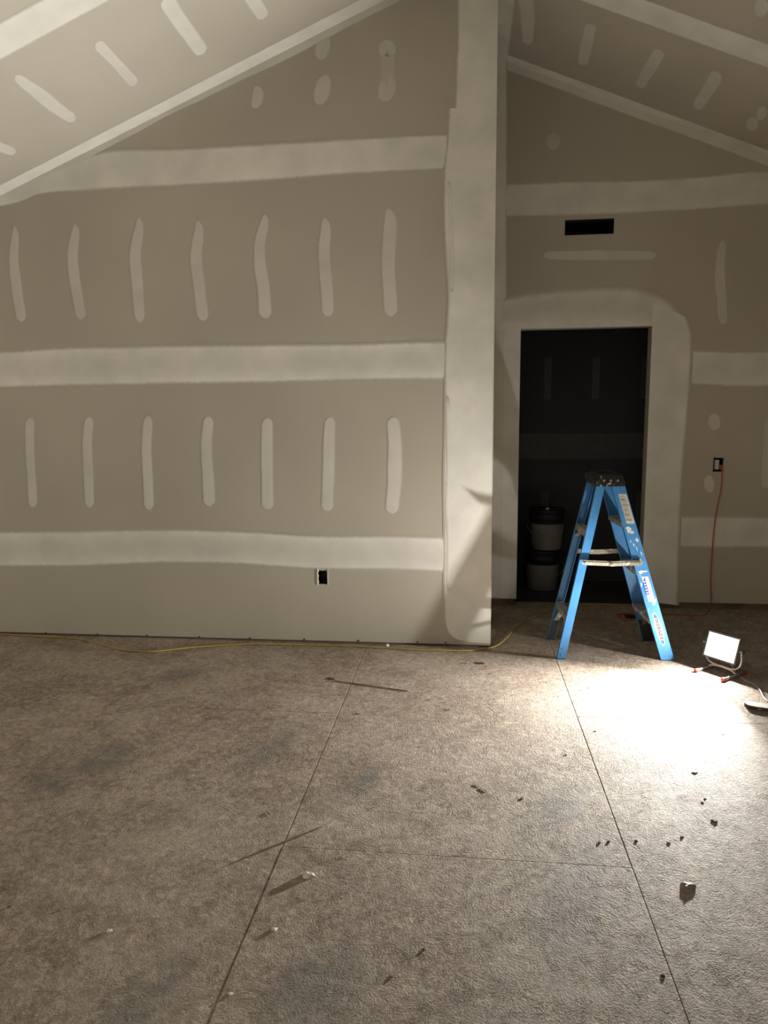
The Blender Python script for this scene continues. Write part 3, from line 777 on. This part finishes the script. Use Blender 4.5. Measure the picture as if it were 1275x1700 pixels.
rt2 = empty('wall_outlet', ((OUR[0] + OUR[1]) / 2, YR, OUR[2]))
rel(open_box('box_shell', M['boxplastic'], OUR[0] + .001, OUR[1] - .001, OUR[2] + .001, OUR[3] - .001, YR - .003, .07), rt2)
cx = OUR[0] + .026
mb = MB().box((cx - .013, YR - .006, OUR[2] + .018), (cx + .013, YR + .02, OUR[3] - .016))
rc = rel(mb.build('receptacle', M['white_plastic']), rt2)
for zc in (OUR[2] + .036, OUR[3] - .036):
    for dx in (-.005, .005):
        MBs = MB().box((cx + dx - .001, YR - .0066, zc - .004), (cx + dx + .001, YR - .0058, zc + .004)).build('slot', M['ink'])
        MBs.parent = rc; MBs.matrix_parent_inverse = rc.matrix_parent_inverse.copy()
for (x, z) in ((OUR[0] + .004, OUR[2] + .004), (OUR[1] - .006, OUR[3] - .004), (OUR[0] + .008, OUR[3] - .002)):
    rel(MB().lathe([(.006, -.004), (.0075, 0), (.006, .004)], (x, YR - .004, z), 12).build('box_ear', M['boxplastic']), rt2)
rel(MB().box((cx + .012, YR - .03, OUR[2] + .022), (cx + .034, YR - .006, OUR[2] + .052)).build('plug', M['orange_cord']), rt2)
tag(rt2, 'uncovered wall outlet with orange cord plugged in, right of doorway', 'outlet')

vd = open_box('vent_duct', M['duct'], VEN[0] + .0005, VEN[1] - .0005, VEN[2] + .0005, VEN[3] - .0005, YR + .002, .35)
tag(vd, 'black rectangular vent opening high above the doorway', 'vent')

# ================================================================== STEP LADDER
LO_ = Vector((0.902, 4.535, 0)); LROT = math.radians(2.8)
lad = empty('step_ladder', LO_, LROT)
tag(lad, 'blue fibreglass step ladder with black top, spattered with compound, before the doorway', 'ladder')
HB, HT, ZT = 0.203, 0.160, 1.085      # half widths at foot and top, rail length in height
def rail_c(kind, z):                  # centre of a rail along the ladder's length at height z
    t = z / ZT
    return (.327 + (-.003 - .327) * t) if kind == 'front' else (-.318 + (-.092 + .318) * t)
def half(z, kind='front'): return HB + ((HT if kind == 'front' else .140) - HB) * z / ZT
RW = {'front': .079, 'rear': .050}
def rail(kind, side):
    """channel section: outer web with two flanges turned inwards"""
    mb = MB(); wdt = RW[kind]; th = .004; fl_ = .026
    def P(a, inn, z):
        return Vector((rail_c(kind, z) + a, side * (half(z, kind) - inn), z))
    z0, z1 = .004, ZT
    def slab(a0, a1, i0, i1):
        mb.hexa([P(a0, i0, z0), P(a1, i0, z0), P(a1, i1, z0), P(a0, i1, z0), P(a0, i0, z1), P(a1, i0, z1), P(a1, i1, z1), P(a0, i1, z1)])
    h = wdt / 2
    slab(-h, h, 0, th)
    slab(-h, -h + th, th, fl_)
    slab(h - th, h, th, fl_)
    return mb.build(kind + '_rail', M['blue'], lad)
rails = {(k_, s_): rail(k_, s_) for k_ in ('front', 'rear') for s_ in (-1, 1)}
for (k_, s_), ro in rails.items():
    # rubber boots inside the channels
    mb = MB(); h = RW[k_] / 2 - .003
    def P(a, inn, z): return Vector((rail_c(k_, z) + a, s_ * (half(z, k_) - inn), z))
    mb.hexa([P(-h - .006, -.001, 0), P(h + .006, -.001, 0), P(h + .006, .03, 0), P(-h - .006, .03, 0),
             P(-h - .004, -.001, .004), P(h + .004, -.001, .004), P(h + .004, .03, .004), P(-h - .004, .03, .004)])
    mb.hexa([P(-h, .0045, .004), P(h, .0045, .004), P(h, .031, .004), P(-h, .031, .004), P(-h, .0045, .135), P(h, .0045, .135), P(h, .029, .135), P(-h, .029, .135)])
    mb.build('foot', M['rubber'], ro)
    for z in (.03, .065):
        c = Vector((rail_c(k_, z), s_ * (half(z, k_) + .0002), z))
        MB().tube([c, c + Vector((0, s_ * .0025, 0))], .0045, 10).build('rivet', M['rivet'], ro)
# treads between the front rails
for zi, z in enumerate((.255, .555, .845)):
    b = half(z) - .005; c = rail_c('front', z); d0, d1 = c - .040, c + .040
    mb = MB()
    mb.box((d0, -b, z - .004), (d1, b, z))
    for i in range(7):
        x = d0 + .006 + i * .0108
        mb.box((x, -b + .005, z), (x + .004, b - .005, z + .0018))
    mb.box((d0, -b, z - .028), (d0 + .004, b, z - .004)); mb.box((d1 - .004, -b, z - .028), (d1, b, z - .004))
    st = mb.build('step', M['alum'], lad)
    if zi == 0:
        for s_ in (-1, 1):     # diagonal knee braces
            p0 = Vector((c, s_ * (b - .13), z - .02)); p1 = Vector((rail_c('front', z - .16), s_ * (half(z - .16) - .006), z - .16))
            q = MB(); dv = Vector((.012, 0, 0)); du = Vector((0, 0, .006))
            q.hexa([p0 - dv - du, p0 + dv - du, p0 + dv + du, p0 - dv + du, p1 - dv - du, p1 + dv - du, p1 + dv + du, p1 - dv + du])
            q.build('brace', M['alum'], st)
    else:
        for s_ in (-1, 1):
            p0 = Vector((c, s_ * (b - .05), z - .02)); p1 = Vector((rail_c('front', z - .055), s_ * (half(z - .055) - .006), z - .055))
            q = MB(); dv = Vector((.012, 0, 0)); du = Vector((0, 0, .004))
            q.hexa([p0 - dv - du, p0 + dv - du, p0 + dv + du, p0 - dv + du, p1 - dv - du, p1 + dv - du, p1 + dv + du, p1 - dv + du])
            q.build('brace', M['alum'], st)
# horizontals of the rear legs
for zi, z in enumerate((.245, .775)):
    b = half(z, 'rear') - .005; c = rail_c('rear', z)
    mb = MB()
    mb.box((c - .022, -b, z - .022), (c - .018, b, z + .022)); mb.box((c - .018, -b, z + .018), (c + .020, b, z + .022)); mb.box((c - .018, -b, z - .022), (c + .014, b, z - .018))
    rb = mb.build('rear_bar', M['alum'], lad)
    for s_ in (-1, 1):
        dz = .13 if zi == 0 else .06
        p0 = Vector((c, s_ * (b - .10), z - .015)); p1 = Vector((rail_c('rear', z - dz), s_ * (half(z - dz, 'rear') - .006), z - dz))
        q = MB(); dv = Vector((.016, 0, 0)); du = Vector((0, 0, .005))
        q.hexa([p0 - dv - du, p0 + dv - du, p0 + dv + du, p0 - dv + du, p1 - dv - du, p1 + dv - du, p1 + dv + du, p1 - dv + du])
        q.build('brace', M['alum'], rb)
# folding spreaders outside the rails
for s_ in (-1, 1):
    z = .605; y = s_ * (half(z) + .004); x0 = rail_c('rear', z) - .006; x1 = rail_c('front', z) + .008; xm = (x0 + x1) / 2
    mb = MB()
    def bar(xa, za, xb, zb, yo):
        hh = .015; n = 8; V = []
        y0 = y + s_ * yo; y1 = y0 + s_ * .004
        ring = [(xa - .004, za - hh * .55), (xa, za - hh), (xb, zb - hh), (xb + .004, zb - hh * .55), (xb + .004, zb + hh * .55), (xb, zb + hh), (xa, za + hh), (xa - .004, za + hh * .55)]
        mb.prism(ring, lambda u, v, h: Vector((u, h, v)), y0, y1)
        ring2 = [(xa + .01, za - .006), (xb - .01, zb - .006), (xb - .01, zb + .006), (xa + .01, za + .006)]
        mb.prism(ring2, lambda u, v, h: Vector((u, h, v)), y1, y1 + s_ * .003)
    bar(x0, z, xm + .012, z - .007, 0.0); bar(xm - .012, z - .007, x1, z + .001, .0045)
    sp = mb.build('spreader', M['alum'], lad)
    for (x, zz) in ((x0 + .012, z), (xm, z - .007), (x1 - .012, z)):
        MB().tube([(x, y, zz), (x, y + s_ * .014, zz)], .006, 12).build('rivet', M['rivet'], sp)
# top cap
mb = MB()
def ringz(a0, a1, b, z, r=.018, seg=4):
    pts = []
    for (cx_, cy2, st_) in ((a1 - r, b - r, 0), (a0 + r, b - r, 90), (a0 + r, -b + r, 180), (a1 - r, -b + r, 270)):
        for k_ in range(seg + 1):
            an = math.radians(st_ + 90 * k_ / seg); pts.append(Vector((cx_ + r * math.cos(an), cy2 + r * math.sin(an), z)))
    return pts
lv = [ringz(-.124, .043, HT + .012, 1.068), ringz(-.121, .041, HT + .010, 1.088), ringz(-.106, .030, HT + .002, 1.132), ringz(-.100, .024, HT - .004, 1.140), ringz(-.090, .014, HT - .014, 1.140), ringz(-.086, .010, HT - .018, 1.133)]
n = len(lv[0]); V = [p for L in lv for p in L]; Fc = []
for i in range(len(lv) - 1):
    for k_ in range(n): Fc.append((i * n + k_, i * n + (k_ + 1) % n, (i + 1) * n + (k_ + 1) % n, (i + 1) * n + k_))
Fc.append(tuple(range(n))[::-1]); Fc.append(tuple(range((len(lv) - 1) * n, len(lv) * n)))
mb.add(V, Fc)
cap = mb.build('top_cap', M['blackcap'], lad)
for i in range(4):
    x = -.074 + i * .022
    MB().box((x, -HT + .03, 1.133), (x + .008, HT - .03, 1.137)).build('rib', M['blackcap'], cap)
for s_ in (-1, 1):
    for x in (-.085, -.045, -.004):
        z = 1.102
        MB().tube([(x, s_ * (HT + .006), z), (x, s_ * (HT + .011), z)], .007, 12).build('bolt', M['rivet'], cap)
# rear knuckles of the cap (left end in view)
for i in range(7):
    y0 = -HT + .01 + i * .046
    MB().box((-.127, y0, 1.078), (-.112, y0 + .026, 1.126)).build('rib', M['blackcap'], cap)
# stickers on the near front rail
fr = rails[('front', -1)]
def stick(z, a, off=.0006):           # point on the near front rail's outer web
    return Vector((rail_c('front', z) + a, -(half(z) + off), z))
def sticker(name, z0, z1, a0, a1, mat, parent, off, taper=None):
    mb = MB(); n = 6
    for i in range(n):
        za, zb = z0 + (z1 - z0) * i / n, z0 + (z1 - z0) * (i + 1) / n
        mb.hexa([stick(za, a0, off), stick(za, a1, off), stick(za, a1, off - .0005), stick(za, a0, off - .0005), stick(zb, a0, off), stick(zb, a1, off), stick(zb, a1, off - .0005), stick(zb, a0, off - .0005)])
    return mb.build(name, mat, parent)
wlb = sticker('warning_sticker', .842, 1.022, -.014, .034, M['sticker'], fr, .0008)
random.seed(11)
for i in range(15):
    z = .862 + i * .0102
    a0 = -.010; a1 = a0 + random.uniform(.026, .040)
    sticker('text_line', z, z + random.choice((.003, .004, .005)), a0, a1, M['ink_pale'] if i % 3 else M['ink'], wlb, .0013)
lb2 = sticker('product_sticker', .365, .520, -.016, .024, M['sticker'], fr, .0008)
# dark blue field with a slanted top
mb = MB().prism([(-.018, .408), (.002, .408), (.002, .517), (-.012, .492), (-.018, .470)], lambda u, v, h: stick(v, u, h), .0012, .0016)
bf = mb.build('blue_field', M['sticker_blue'], lb2)
for i in range(5):
    z = .416 + i * .017
    sticker('text_line', z, z + .008, -.014, -.002, M['sticker_pale'], lb2, .0022)
for i in range(9):
    a = -.008 + i * .0028
    sticker('bar_line', .372, .392, a, a + (.0018 if i % 3 else .001), M['ink_pale'], lb2, .0014)
for i in range(5):
    z = .408 + i * .02
    sticker('text_line', z, z + .005, .007, .018, M['ink_pale'], lb2, .0014)
# pointed-oval maker's mark with lettering running down the rail
def vesica(wd2, z0, z1, n=14):
    zc = (z0 + z1) / 2; hz = (z1 - z0) / 2; L = []; Rr = []
    for i in range(n + 1):
        t = -1 + 2 * i / n
        L.append((-wd2 * (1 - t * t) ** .85 if abs(t) < 1 else 0, zc + t * hz)); Rr.append((wd2 * (1 - t * t) ** .85 if abs(t) < 1 else 0, zc + t * hz))
    return L + Rr[-2:0:-1]
def plate(name, poly, mat, parent, h0, h1, da=0.0):
    n_ = len(poly)
    mb = MB(); mb.prism(poly, lambda u, v, h: stick(v, u + da, h), h0, h1)
    return mb.build(name, mat, parent)
lg = plate('oval_emblem', vesica(.0235, .088, .302), M['sticker_pale'], fr, 0, .0006)
tag(lg, 'pointed oval white emblem with dark blue tips and lettering')
plate('emblem_field', vesica(.0205, .096, .294), M['sticker_blue'], lg, .0004, .0011)
Vw = [(a, z) for a, z in vesica(.0195, .096, .294, 40)]
zc0, zc1 = .128, .262
pl = []
for a, z in Vw:
    pl.append((a, min(max(z, zc0 + abs(a) * 0.5 - .004), zc1 - abs(a) * 0.5 + .004)))
M['emblem_white'] = simple('emblem_white', (0.36, 0.36, 0.35), 0.6, vary=0.04)
plate('emblem_band', pl, M['emblem_white'], lg, .0009, .0015)
tcu = bpy.data.curves.new('emblem_lettering', 'FONT'); tcu.body = 'WERNER'; tcu.size = .040; tcu.align_x = 'CENTER'; tcu.align_y = 'CENTER'; tcu.resolution_u = 3; tcu.space_character = 1.1; tcu.offset = .0016
tob = bpy.data.objects.new('tmp_text', tcu); COL.objects.link(tob)
bpy.context.view_layer.update()
tme = bpy.data.meshes.new_from_object(tob.evaluated_get(bpy.context.evaluated_depsgraph_get()))
bpy.data.objects.remove(tob, do_unlink=True)
xs = [v.co.x for v in tme.vertices]; ys = [v.co.y for v in tme.vertices]
sx = .134 / (max(xs) - min(xs)); sy = .023 / (max(ys) - min(ys)); xm_ = (max(xs) + min(xs)) / 2; ym_ = (max(ys) + min(ys)) / 2
for v in tme.vertices:
    v.co = stick(.195 - (v.co.x - xm_) * sx, (v.co.y - ym_) * sy, .0019)
tme.materials.clear(); tme.materials.append(M['ink'])
to_ = bpy.data.objects.new('emblem_lettering', tme); COL.objects.link(to_); to_.parent = lg
# smears of compound on the near front rail
random.seed(5)
for (z, a, rz_, ra) in ((.805, -.012, .020, .020), (.79, .004, .012, .016), (.745, .02, .016, .010), (.71, -.008, .012, .006), (.69, .004, .02, .004), (.66, .022, .02, .005), (.62, .006, .016, .005), (.545, -.01, .014, .018), (.552, .012, .007, .018), (.735, -.02, .01, .005)):
    poly = []
    for i in range(12):
        an = 2 * math.pi * i / 12; k_ = random.uniform(.45, 1.1)
        poly.append((a + ra * math.cos(an) * k_, z + rz_ * math.sin(an) * k_))
    plate('compound_smear', poly, M['gypsum'], fr, .0002, .0012)

# ================================================================== WORK LIGHT
ang = math.atan2(LAMP_DIR2.y, LAMP_DIR2.x)
lamp = empty('work_light', (LAMP_POS.x, LAMP_POS.y, 0), ang)      # local +x is where it shines
tag(lamp, 'glowing portable flood light on a low tube stand on the floor', 'work light')
HZ = LAMP_POS.z
TL = Matrix.Translation((0, 0, HZ)) @ Matrix.Rotation(-LAMP_TILT, 4, 'Y')
def tl(mb):
    mb.v = [TL @ v for v in mb.v]; return mb
W2, H2 = .098, .074
mb = MB()   # housing: deep shell narrowing to the back, open at the front
mb.hexa([(-.075, -W2 * .6, -H2 * .6), (-.006, -W2, -H2), (-.006, W2, -H2), (-.075, W2 * .6, -H2 * .6), (-.075, -W2 * .6, H2 * .6), (-.006, -W2, H2), (-.006, W2, H2), (-.075, W2 * .6, H2 * .6)])
hs = tl(mb).build('housing', M['lampmetal'], lamp)
for i in range(7):
    y = -.05 + i * .0167
    tl(MB().box((-.095, y - .002, -.045), (-.07, y + .002, .045))).build('cooling_fin', M['lampmetal'], hs)
mb = MB()   # bezel frame
for (y0, y1, z0, z1) in ((-W2 - .004, W2 + .004, H2 - .006, H2 + .004), (-W2 - .004, W2 + .004, -H2 - .004, -H2 + .006), (-W2 - .004, -W2 + .006, -H2 + .006, H2 - .006), (W2 - .006, W2 + .004, -H2 + .006, H2 - .006)):
    mb.box((-.008, y0, z0), (.0005, y1, z1))
tl(mb).build('bezel', M['lampmetal'], lamp)
mb = MB().box((-.0055, -W2 + .006, -H2 + .006), (-.0005, W2 - .006, H2 - .006))
pn = tl(mb).build('diffuser', M['pane'], lamp)
lw, lh = .0165, .0115
mb = MB().add([(.0012, -lw, -lh), (.0012, lw, -lh), (.0012, lw, lh), (.0012, -lw, lh), (-.0004, -lw, -lh), (-.0004, lw, -lh), (-.0004, lw, lh), (-.0004, -lw, lh)],
              [(0, 1, 2, 3), (7, 6, 5, 4), (0, 4, 5, 1), (1, 5, 6, 2), (2, 6, 7, 3), (3, 7, 4, 0)])
tl(mb).build('led_array', M['led'], pn)
bl = bpy.data.lights.new('lens_beam', 'AREA'); bl.shape = 'RECTANGLE'; bl.size = .034; bl.size_y = .026; bl.energy = BEAM_WATTS; bl.spread = BEAM_SPREAD; bl.color = LAMP_COL[:3]
blo = bpy.data.objects.new('lens_beam', bl); COL.objects.link(blo); blo.parent = lamp
blo.matrix_local = TL @ Matrix.Translation((.003, 0, 0)) @ Matrix(((0, 0, -1, 0), (1, 0, 0, 0), (0, -1, 0, 0), (0, 0, 0, 1))).to_4x4()
# yoke and stand of bent tube
MB().tube(smooth_line([(-.02, W2 + .012, HZ), (-.02, W2 + .014, HZ - .07), (-.022, W2 - .02, .045), (-.022, 0, .04), (-.022, -W2 + .02, .045), (-.02, -W2 - .014, HZ - .07), (-.02, -W2 - .012, HZ)], 6), .006, 8).build('yoke', M['tube'], lamp, True)
for s_ in (-1, 1):
    MB().tube([(-.02, s_ * (W2 + .004), HZ), (-.02, s_ * (W2 + .026), HZ)], .013, 12).build('knob', M['lampmetal'], lamp)
    sk = MB().tube([(-.10, s_ * .085, .011), (.088, s_ * .085, .011)], .008, 10).build('skid', M['tube'], lamp, True)
    for x in (-.115, .085):
        MB().tube([(x, s_ * .085, .0115), (x + .022, s_ * .085, .0115)], .0112, 10).build('rubber_end', M['red'], sk)
MB().tube(smooth_line([(-.022, -.085, .014), (-.022, -.06, .03), (-.022, 0, .036), (-.022, .06, .03), (-.022, .085, .014)], 6), .007, 8).build('cross_tube', M['tube'], lamp, True)
# its cord, lying off to the right
Wm = (Matrix.Translation((LAMP_POS.x, LAMP_POS.y, 0)) @ Matrix.Rotation(ang, 4, 'Z')).inverted()
cpts = [Vector((1.545, 4.235, .16)), Vector((1.56, 4.25, .06)), Vector((1.57, 4.17, .006))] + [at_F(x, y, .005) for x, y in ((1236, 1129), (1252, 1136), (1262, 1146), (1268, 1157), (1278, 1166), (1300, 1172), (1360, 1165))]
MB().tube([Wm @ p for p in smooth_line(cpts, 8)], .0045, 8).build('power_cord', M['pale_cord'], lamp, True)

# ================================================================== CORDS
yp = [(-90, 1046, .006), (-20, 1051.5, .006), (60, 1056, .006), (115, 1059, .006), (140, 1062, .008), (170, 1070, .012), (205, 1079, .006), (250, 1081.5, .005), (290, 1078, .005), (330, 1074, .005), (390, 1070, .005), (440, 1069, .005), (560, 1072, .005), (640, 1076, .005), (700, 1079, .005), (770, 1080, .005),
      (805, 1077, .006), (826, 1071, .007), (843, 1057, .007), (852, 1046, .007), (872, 1031, .006), (893, 1021, .005), (925, 1009, .005), (960, 1004.5, .005), (1000, 1003, .005), (1030, 1006, .005), (1046, 1010, .005), (1068, 1014, .005)]
pts = [at_F(x, y, z) for x, y, z in yp]
pts = [Vector((p.x, min(p.y, YL - .014) if p.x < XE else p.y, p.z)) for p in pts]
yc = MB().tube(smooth_line(pts, 8), .0048, 8).build('extension_cord', M['yellow_cord'], None, True)
tag(yc, 'yellow extension cord trailing along the foot of the left wall to the ladder', 'cord')
# orange cord hanging from the outlet, coiled at the wall foot
def on_wall(x, y, off):
    u, v = at_R(x, y); return Vector((u, YR - off, v))
op = [Vector((cx + .025, YR - .024, OUR[2] + .026)), on_wall(1197, 790, .02), on_wall(1195, 815, .016), on_wall(1189, 845, .014), on_wall(1184, 880, .013), on_wall(1181, 920, .012), on_wall(1179, 960, .013), on_wall(1178, 995, .03)]
op += [at_F(1172, 1019, .006), at_F(1150, 1021, .006), at_F(1120, 1020, .006), at_F(1090, 1021, .006), at_F(1066, 1027, .006)]
c0 = at_F(1046, 1024, .006)
for i in range(30):
    an = -0.3 + i * 2 * math.pi / 11; r = .085 + .012 * math.sin(i * 1.7)
    op.append(Vector((c0.x + r * math.cos(an), c0.y + r * .8 * math.sin(an), .006 + .0035 * (i // 11) + .002 * math.sin(i * 2.1))))
oc = MB().tube(smooth_line(op, 6), .0042, 8).build('orange_cord', M['orange_cord'], None, True)
tag(oc, 'orange cord hanging from the wall outlet and coiled on the floor behind the ladder', 'cord')
pw = empty('cord_connector', at_F(1046, 1027, 0))
MB().box((-.035, -.018, 0.001), (.035, .018, .028)).build('block', M['black_cord'], pw)
MB().tube([(.034, 0, .014), (.06, 0, .012)], .008, 10).build('strain_relief', M['black_cord'], pw)
tag(pw, 'small black cord connector lying inside the orange coil', 'connector')

# ================================================================== BUCKETS in the dark room
def bucket(loc, label, rot):
    b = empty('bucket', loc, rot)
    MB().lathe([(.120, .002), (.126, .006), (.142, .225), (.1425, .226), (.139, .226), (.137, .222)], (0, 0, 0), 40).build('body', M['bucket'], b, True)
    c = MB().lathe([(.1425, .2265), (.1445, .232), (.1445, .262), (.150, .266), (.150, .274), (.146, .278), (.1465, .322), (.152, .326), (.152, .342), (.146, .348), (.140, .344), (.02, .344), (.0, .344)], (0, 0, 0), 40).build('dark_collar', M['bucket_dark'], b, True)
    if loc[2] > .1: MB().lathe([(.014, .344), (.018, .35), (.016, .362), (.004, .366)], (0.01, -.09, 0), 16).build('lid_plug', M['white_plastic'], c, True)
    hp = []
    for i in range(17):
        t = math.pi * i / 16
        hp.append(Vector((-.15 * math.cos(t), -.152 - .02 * math.sin(t), .235 - .105 * math.sin(t))) if 0 < i < 16 else Vector((-.148 * math.cos(t), -.03, .245)))
    MB().tube(hp, .003, 6).build('bail_handle', M['wire'], b, True)
    tag(b, label, 'bucket', 'stacked buckets in the dark room')
    return b
bp_ = at_F(902, 982, 0)
bucket((bp_.x, bp_.y + .125, 0), 'lower white bucket with dark collar standing inside the dark doorway', .15)
bucket((bp_.x + .03, bp_.y + .125, .350), 'upper white bucket stacked on another inside the dark doorway', -.2)

# ================================================================== SCRAPS on the floor
sc = empty('wood_offcut', at_F(1262, 1177, 0))
o0 = Vector(sc.location)
base_px = [(1235.5, 1171.5), (1238, 1174.5), (1244, 1177), (1256, 1179.5), (1275, 1182), (1320, 1186), (1320, 1178), (1280, 1174.5), (1256, 1171.5), (1242, 1169.5)]
pp = [at_F(x, y, 0) - o0 for x, y in base_px]
mb = MB(); mb.prism([(p.x, p.y) for p in pp], lambda u, v, h: Vector((u, v, h)), 0.0, .017)
mb.build('side', M['scrap'], sc)
cen = sum((Vector((p.x, p.y, 0)) for p in pp), Vector()) / len(pp)
mb = MB(); mb.prism([(p.x * .985 + cen.x * .015, p.y * .94 + cen.y * .06) for p in pp], lambda u, v, h: Vector((u, v, h)), .017, .0195)
mb.build('top', M['chip_white'], sc)  # pale colour paints in the lamplight falling on the top
mb = MB(); mb.box((-.02, pp[3].y - .006, .006), (.015, pp[3].y + .004, .011)).build('paint_fleck', M['chip_white'], sc)
tag(sc, 'low dark block with a pale top at the right edge beside the lamp cord', 'offcut')


def chip(name, px, size, mat, label, cat, grp=None, h=.006, elong=1.0, rot=0.0, seed=0, tilt=0.0, n=7):
    random.seed(1000 + seed)
    c = at_F(*px, 0)
    mb = MB(); poly = []
    for i in range(n):
        an = 2 * math.pi * i / n + random.uniform(-.2, .2); r = size * random.uniform(.6, 1.05)
        poly.append((r * math.cos(an) * elong, r * math.sin(an)))
    top = [(u * .72 + random.uniform(-.1, .1) * size, v * .72 + random.uniform(-.1, .1) * size) for u, v in poly]
    h *= .3
    V = [Vector((u, v, 0)) for u, v in poly] + [Vector((u, v, h * random.uniform(.6, 1.3))) for u, v in top] + [Vector((0, 0, h * 1.25))]
    Fc = [tuple(range(n))[::-1]] + [(i, (i + 1) % n, (i + 1) % n + n, i + n) for i in range(n)] + [(i + n, (i + 1) % n + n, 2 * n) for i in range(n)]
    R_ = Matrix.Rotation(rot, 4, 'Z') @ Matrix.Rotation(tilt, 4, 'Y')
    V = [R_ @ v for v in V]; zm = min(v.z for v in V); V = [v - Vector((0, 0, zm)) for v in V]
    o = mk(name, V, Fc, mat, None, False, None, c)
    tag(o, label, cat, grp); return o

CW, CD, CS = M['chip_white'], M['chip_dark'], M['chip_wood']
chip('crumpled_scrap', (1143, 1471), .020, M['foil'], 'crumpled shiny grey scrap, largest piece of litter on the right of the floor', 'debris', h=.016, elong=1.5, rot=-.4, seed=1, n=10)
chip('dark_chip', (1186, 1363), .013, CD, 'dark chip lying above the crumpled scrap on the right', 'debris', h=.008, elong=1.2, seed=2)
chip('grey_chip', (1153, 1282), .013, M['foil'], 'small forked grey chip below the lamp glare on the right', 'debris', h=.007, elong=1.5, rot=.6, seed=3)
chip('plaster_lump', (512, 1454), .019, CW, 'round pale plaster lump just below the floor joint crossing', 'debris', h=.022, elong=1.2, seed=4, n=9)
chip('plaster_sliver', (549, 1368), .0075, CW, 'thin white sliver standing up beside the long floor joint', 'debris', h=.005, elong=4.0, rot=.5, seed=5, tilt=-.5)
chip('plaster_lump', (455, 1543), .012, CW, 'small pale plaster lump right of the long floor joint', 'debris', h=.009, seed=6)
chip('plaster_crumb', (181, 1546), .010, CW, 'white plaster crumb alone at the lower left of the floor', 'debris', h=.007, seed=7)
chip('plaster_crumb', (382, 1650), .007, CW, 'white plaster crumb at the bottom beside the long floor joint', 'debris', h=.006, seed=8)
chip('wood_splinter', (792, 1304), .003, CS, 'upper of two wood splinters right of the middle of the floor', 'debris', h=.004, elong=7, rot=-.55, seed=9)
chip('wood_splinter', (802, 1311), .0028, CS, 'lower of two wood splinters right of the middle of the floor', 'debris', h=.004, elong=8, rot=-.75, seed=10)
chip('wood_splinter', (447, 1351), .0025, CS, 'thin wood splinter left of the long floor joint', 'debris', h=.004, elong=10, rot=-.8, seed=11)
chip('dark_flake', (798, 1101), .022, CD, 'flat dark flake on the floor below the corner of the partition', 'debris', h=.005, elong=2.0, rot=-.25, seed=12, n=9)
chip('dark_flake', (769, 1101), .010, CS, 'narrow brown flake left of the flat dark flake', 'debris', h=.004, elong=3.0, rot=-.2, seed=13)
chip('plaster_sliver', (694, 1101), .007, CW, 'curled white sliver on the floor left of the partition corner', 'debris', h=.007, elong=4.5, rot=.08, seed=14)
chip('plaster_lump', (643, 1072.5), .014, CW, 'white plaster lump against the foot of the left wall', 'debris', h=.04, elong=1.3, seed=15)
chip('plaster_lump', (800, 1069), .016, CW, 'jagged plaster lump at the foot of the partition corner', 'debris', h=.05, elong=1.6, rot=.25, seed=16)
chip('torn_flake', (550, 1127), .020, CD, 'dark forked flake at the end of the thin rod on the floor', 'debris', h=.004, elong=1.6, rot=-.5, seed=17, n=8)
chip('plaster_sliver', (480, 1190), .005, CW, 'white sliver just under the left cross joint of the floor', 'debris', h=.006, elong=3.5, rot=.25, seed=18)
chip('dark_flake', (594, 1185), .006, CD, 'small dark flake where the left cross joint meets the long joint', 'debris', h=.004, elong=3, seed=19)
crumbs = [(995, 1398), (1010, 1397), (1056, 1396), (1132, 1389), (1170, 1326), (1166, 1332), (867, 1325), (1200, 1219), (704, 1576), (650, 1621), (813, 1119), (976, 1142), (1110, 1399), (940, 1253), (712, 1162), (745, 1178), (988, 1214), (15, 1505), (108, 1508), (1100, 1620)]
clab = ['dark crumb nearest the right long floor joint on its left', 'dark crumb just right of its pair, left of the right long joint', 'dark crumb just right of the right long floor joint', 'dark crumb left of the dark chip on the right',
        'upper of two close crumbs between the forked grey chip and dark chip', 'lower of two close crumbs between the forked grey chip and dark chip', 'lone crumb right of the two wood splinters', 'crumb in the glare below the work light',
        'dark crumb on the lower middle of the floor, right of the plaster lumps', 'lowest dark crumb near the bottom middle of the floor', 'crumb just under the flat dark flake by the partition corner', 'crumb on the floor below the near ladder foot',
        'crumb between the right long joint and the dark chip', 'crumb left of the right long floor joint in the brighter area', 'crumb on the bright floor right of the thin rod', 'crumb below the partition corner, right of the left cross joint',
        'crumb halfway between the ladder and the start of the right joint', 'dark crumb at the far left edge low on the floor', 'dark crumb near the left edge low on the floor', 'crumb at the bottom right beside the right long joint']
for i, p_ in enumerate(crumbs):
    chip('crumb', p_, .0065, CD if i % 3 else CS, clab[i], 'debris', 'dark crumbs on the floor', h=.005, elong=1.3, rot=i, seed=40 + i, n=6)
a, b = at_F(556, 1130, .0012), at_F(677, 1147, .0012)
tag(MB().tube([a - a, (b - a) * .5 + Vector((0, .002, 0)), b - a], .0016, 6).build('thin_rod', M['chip_dark'], None, False, loc=a), 'thin dark rod lying on the floor in front of the left wall', 'debris')
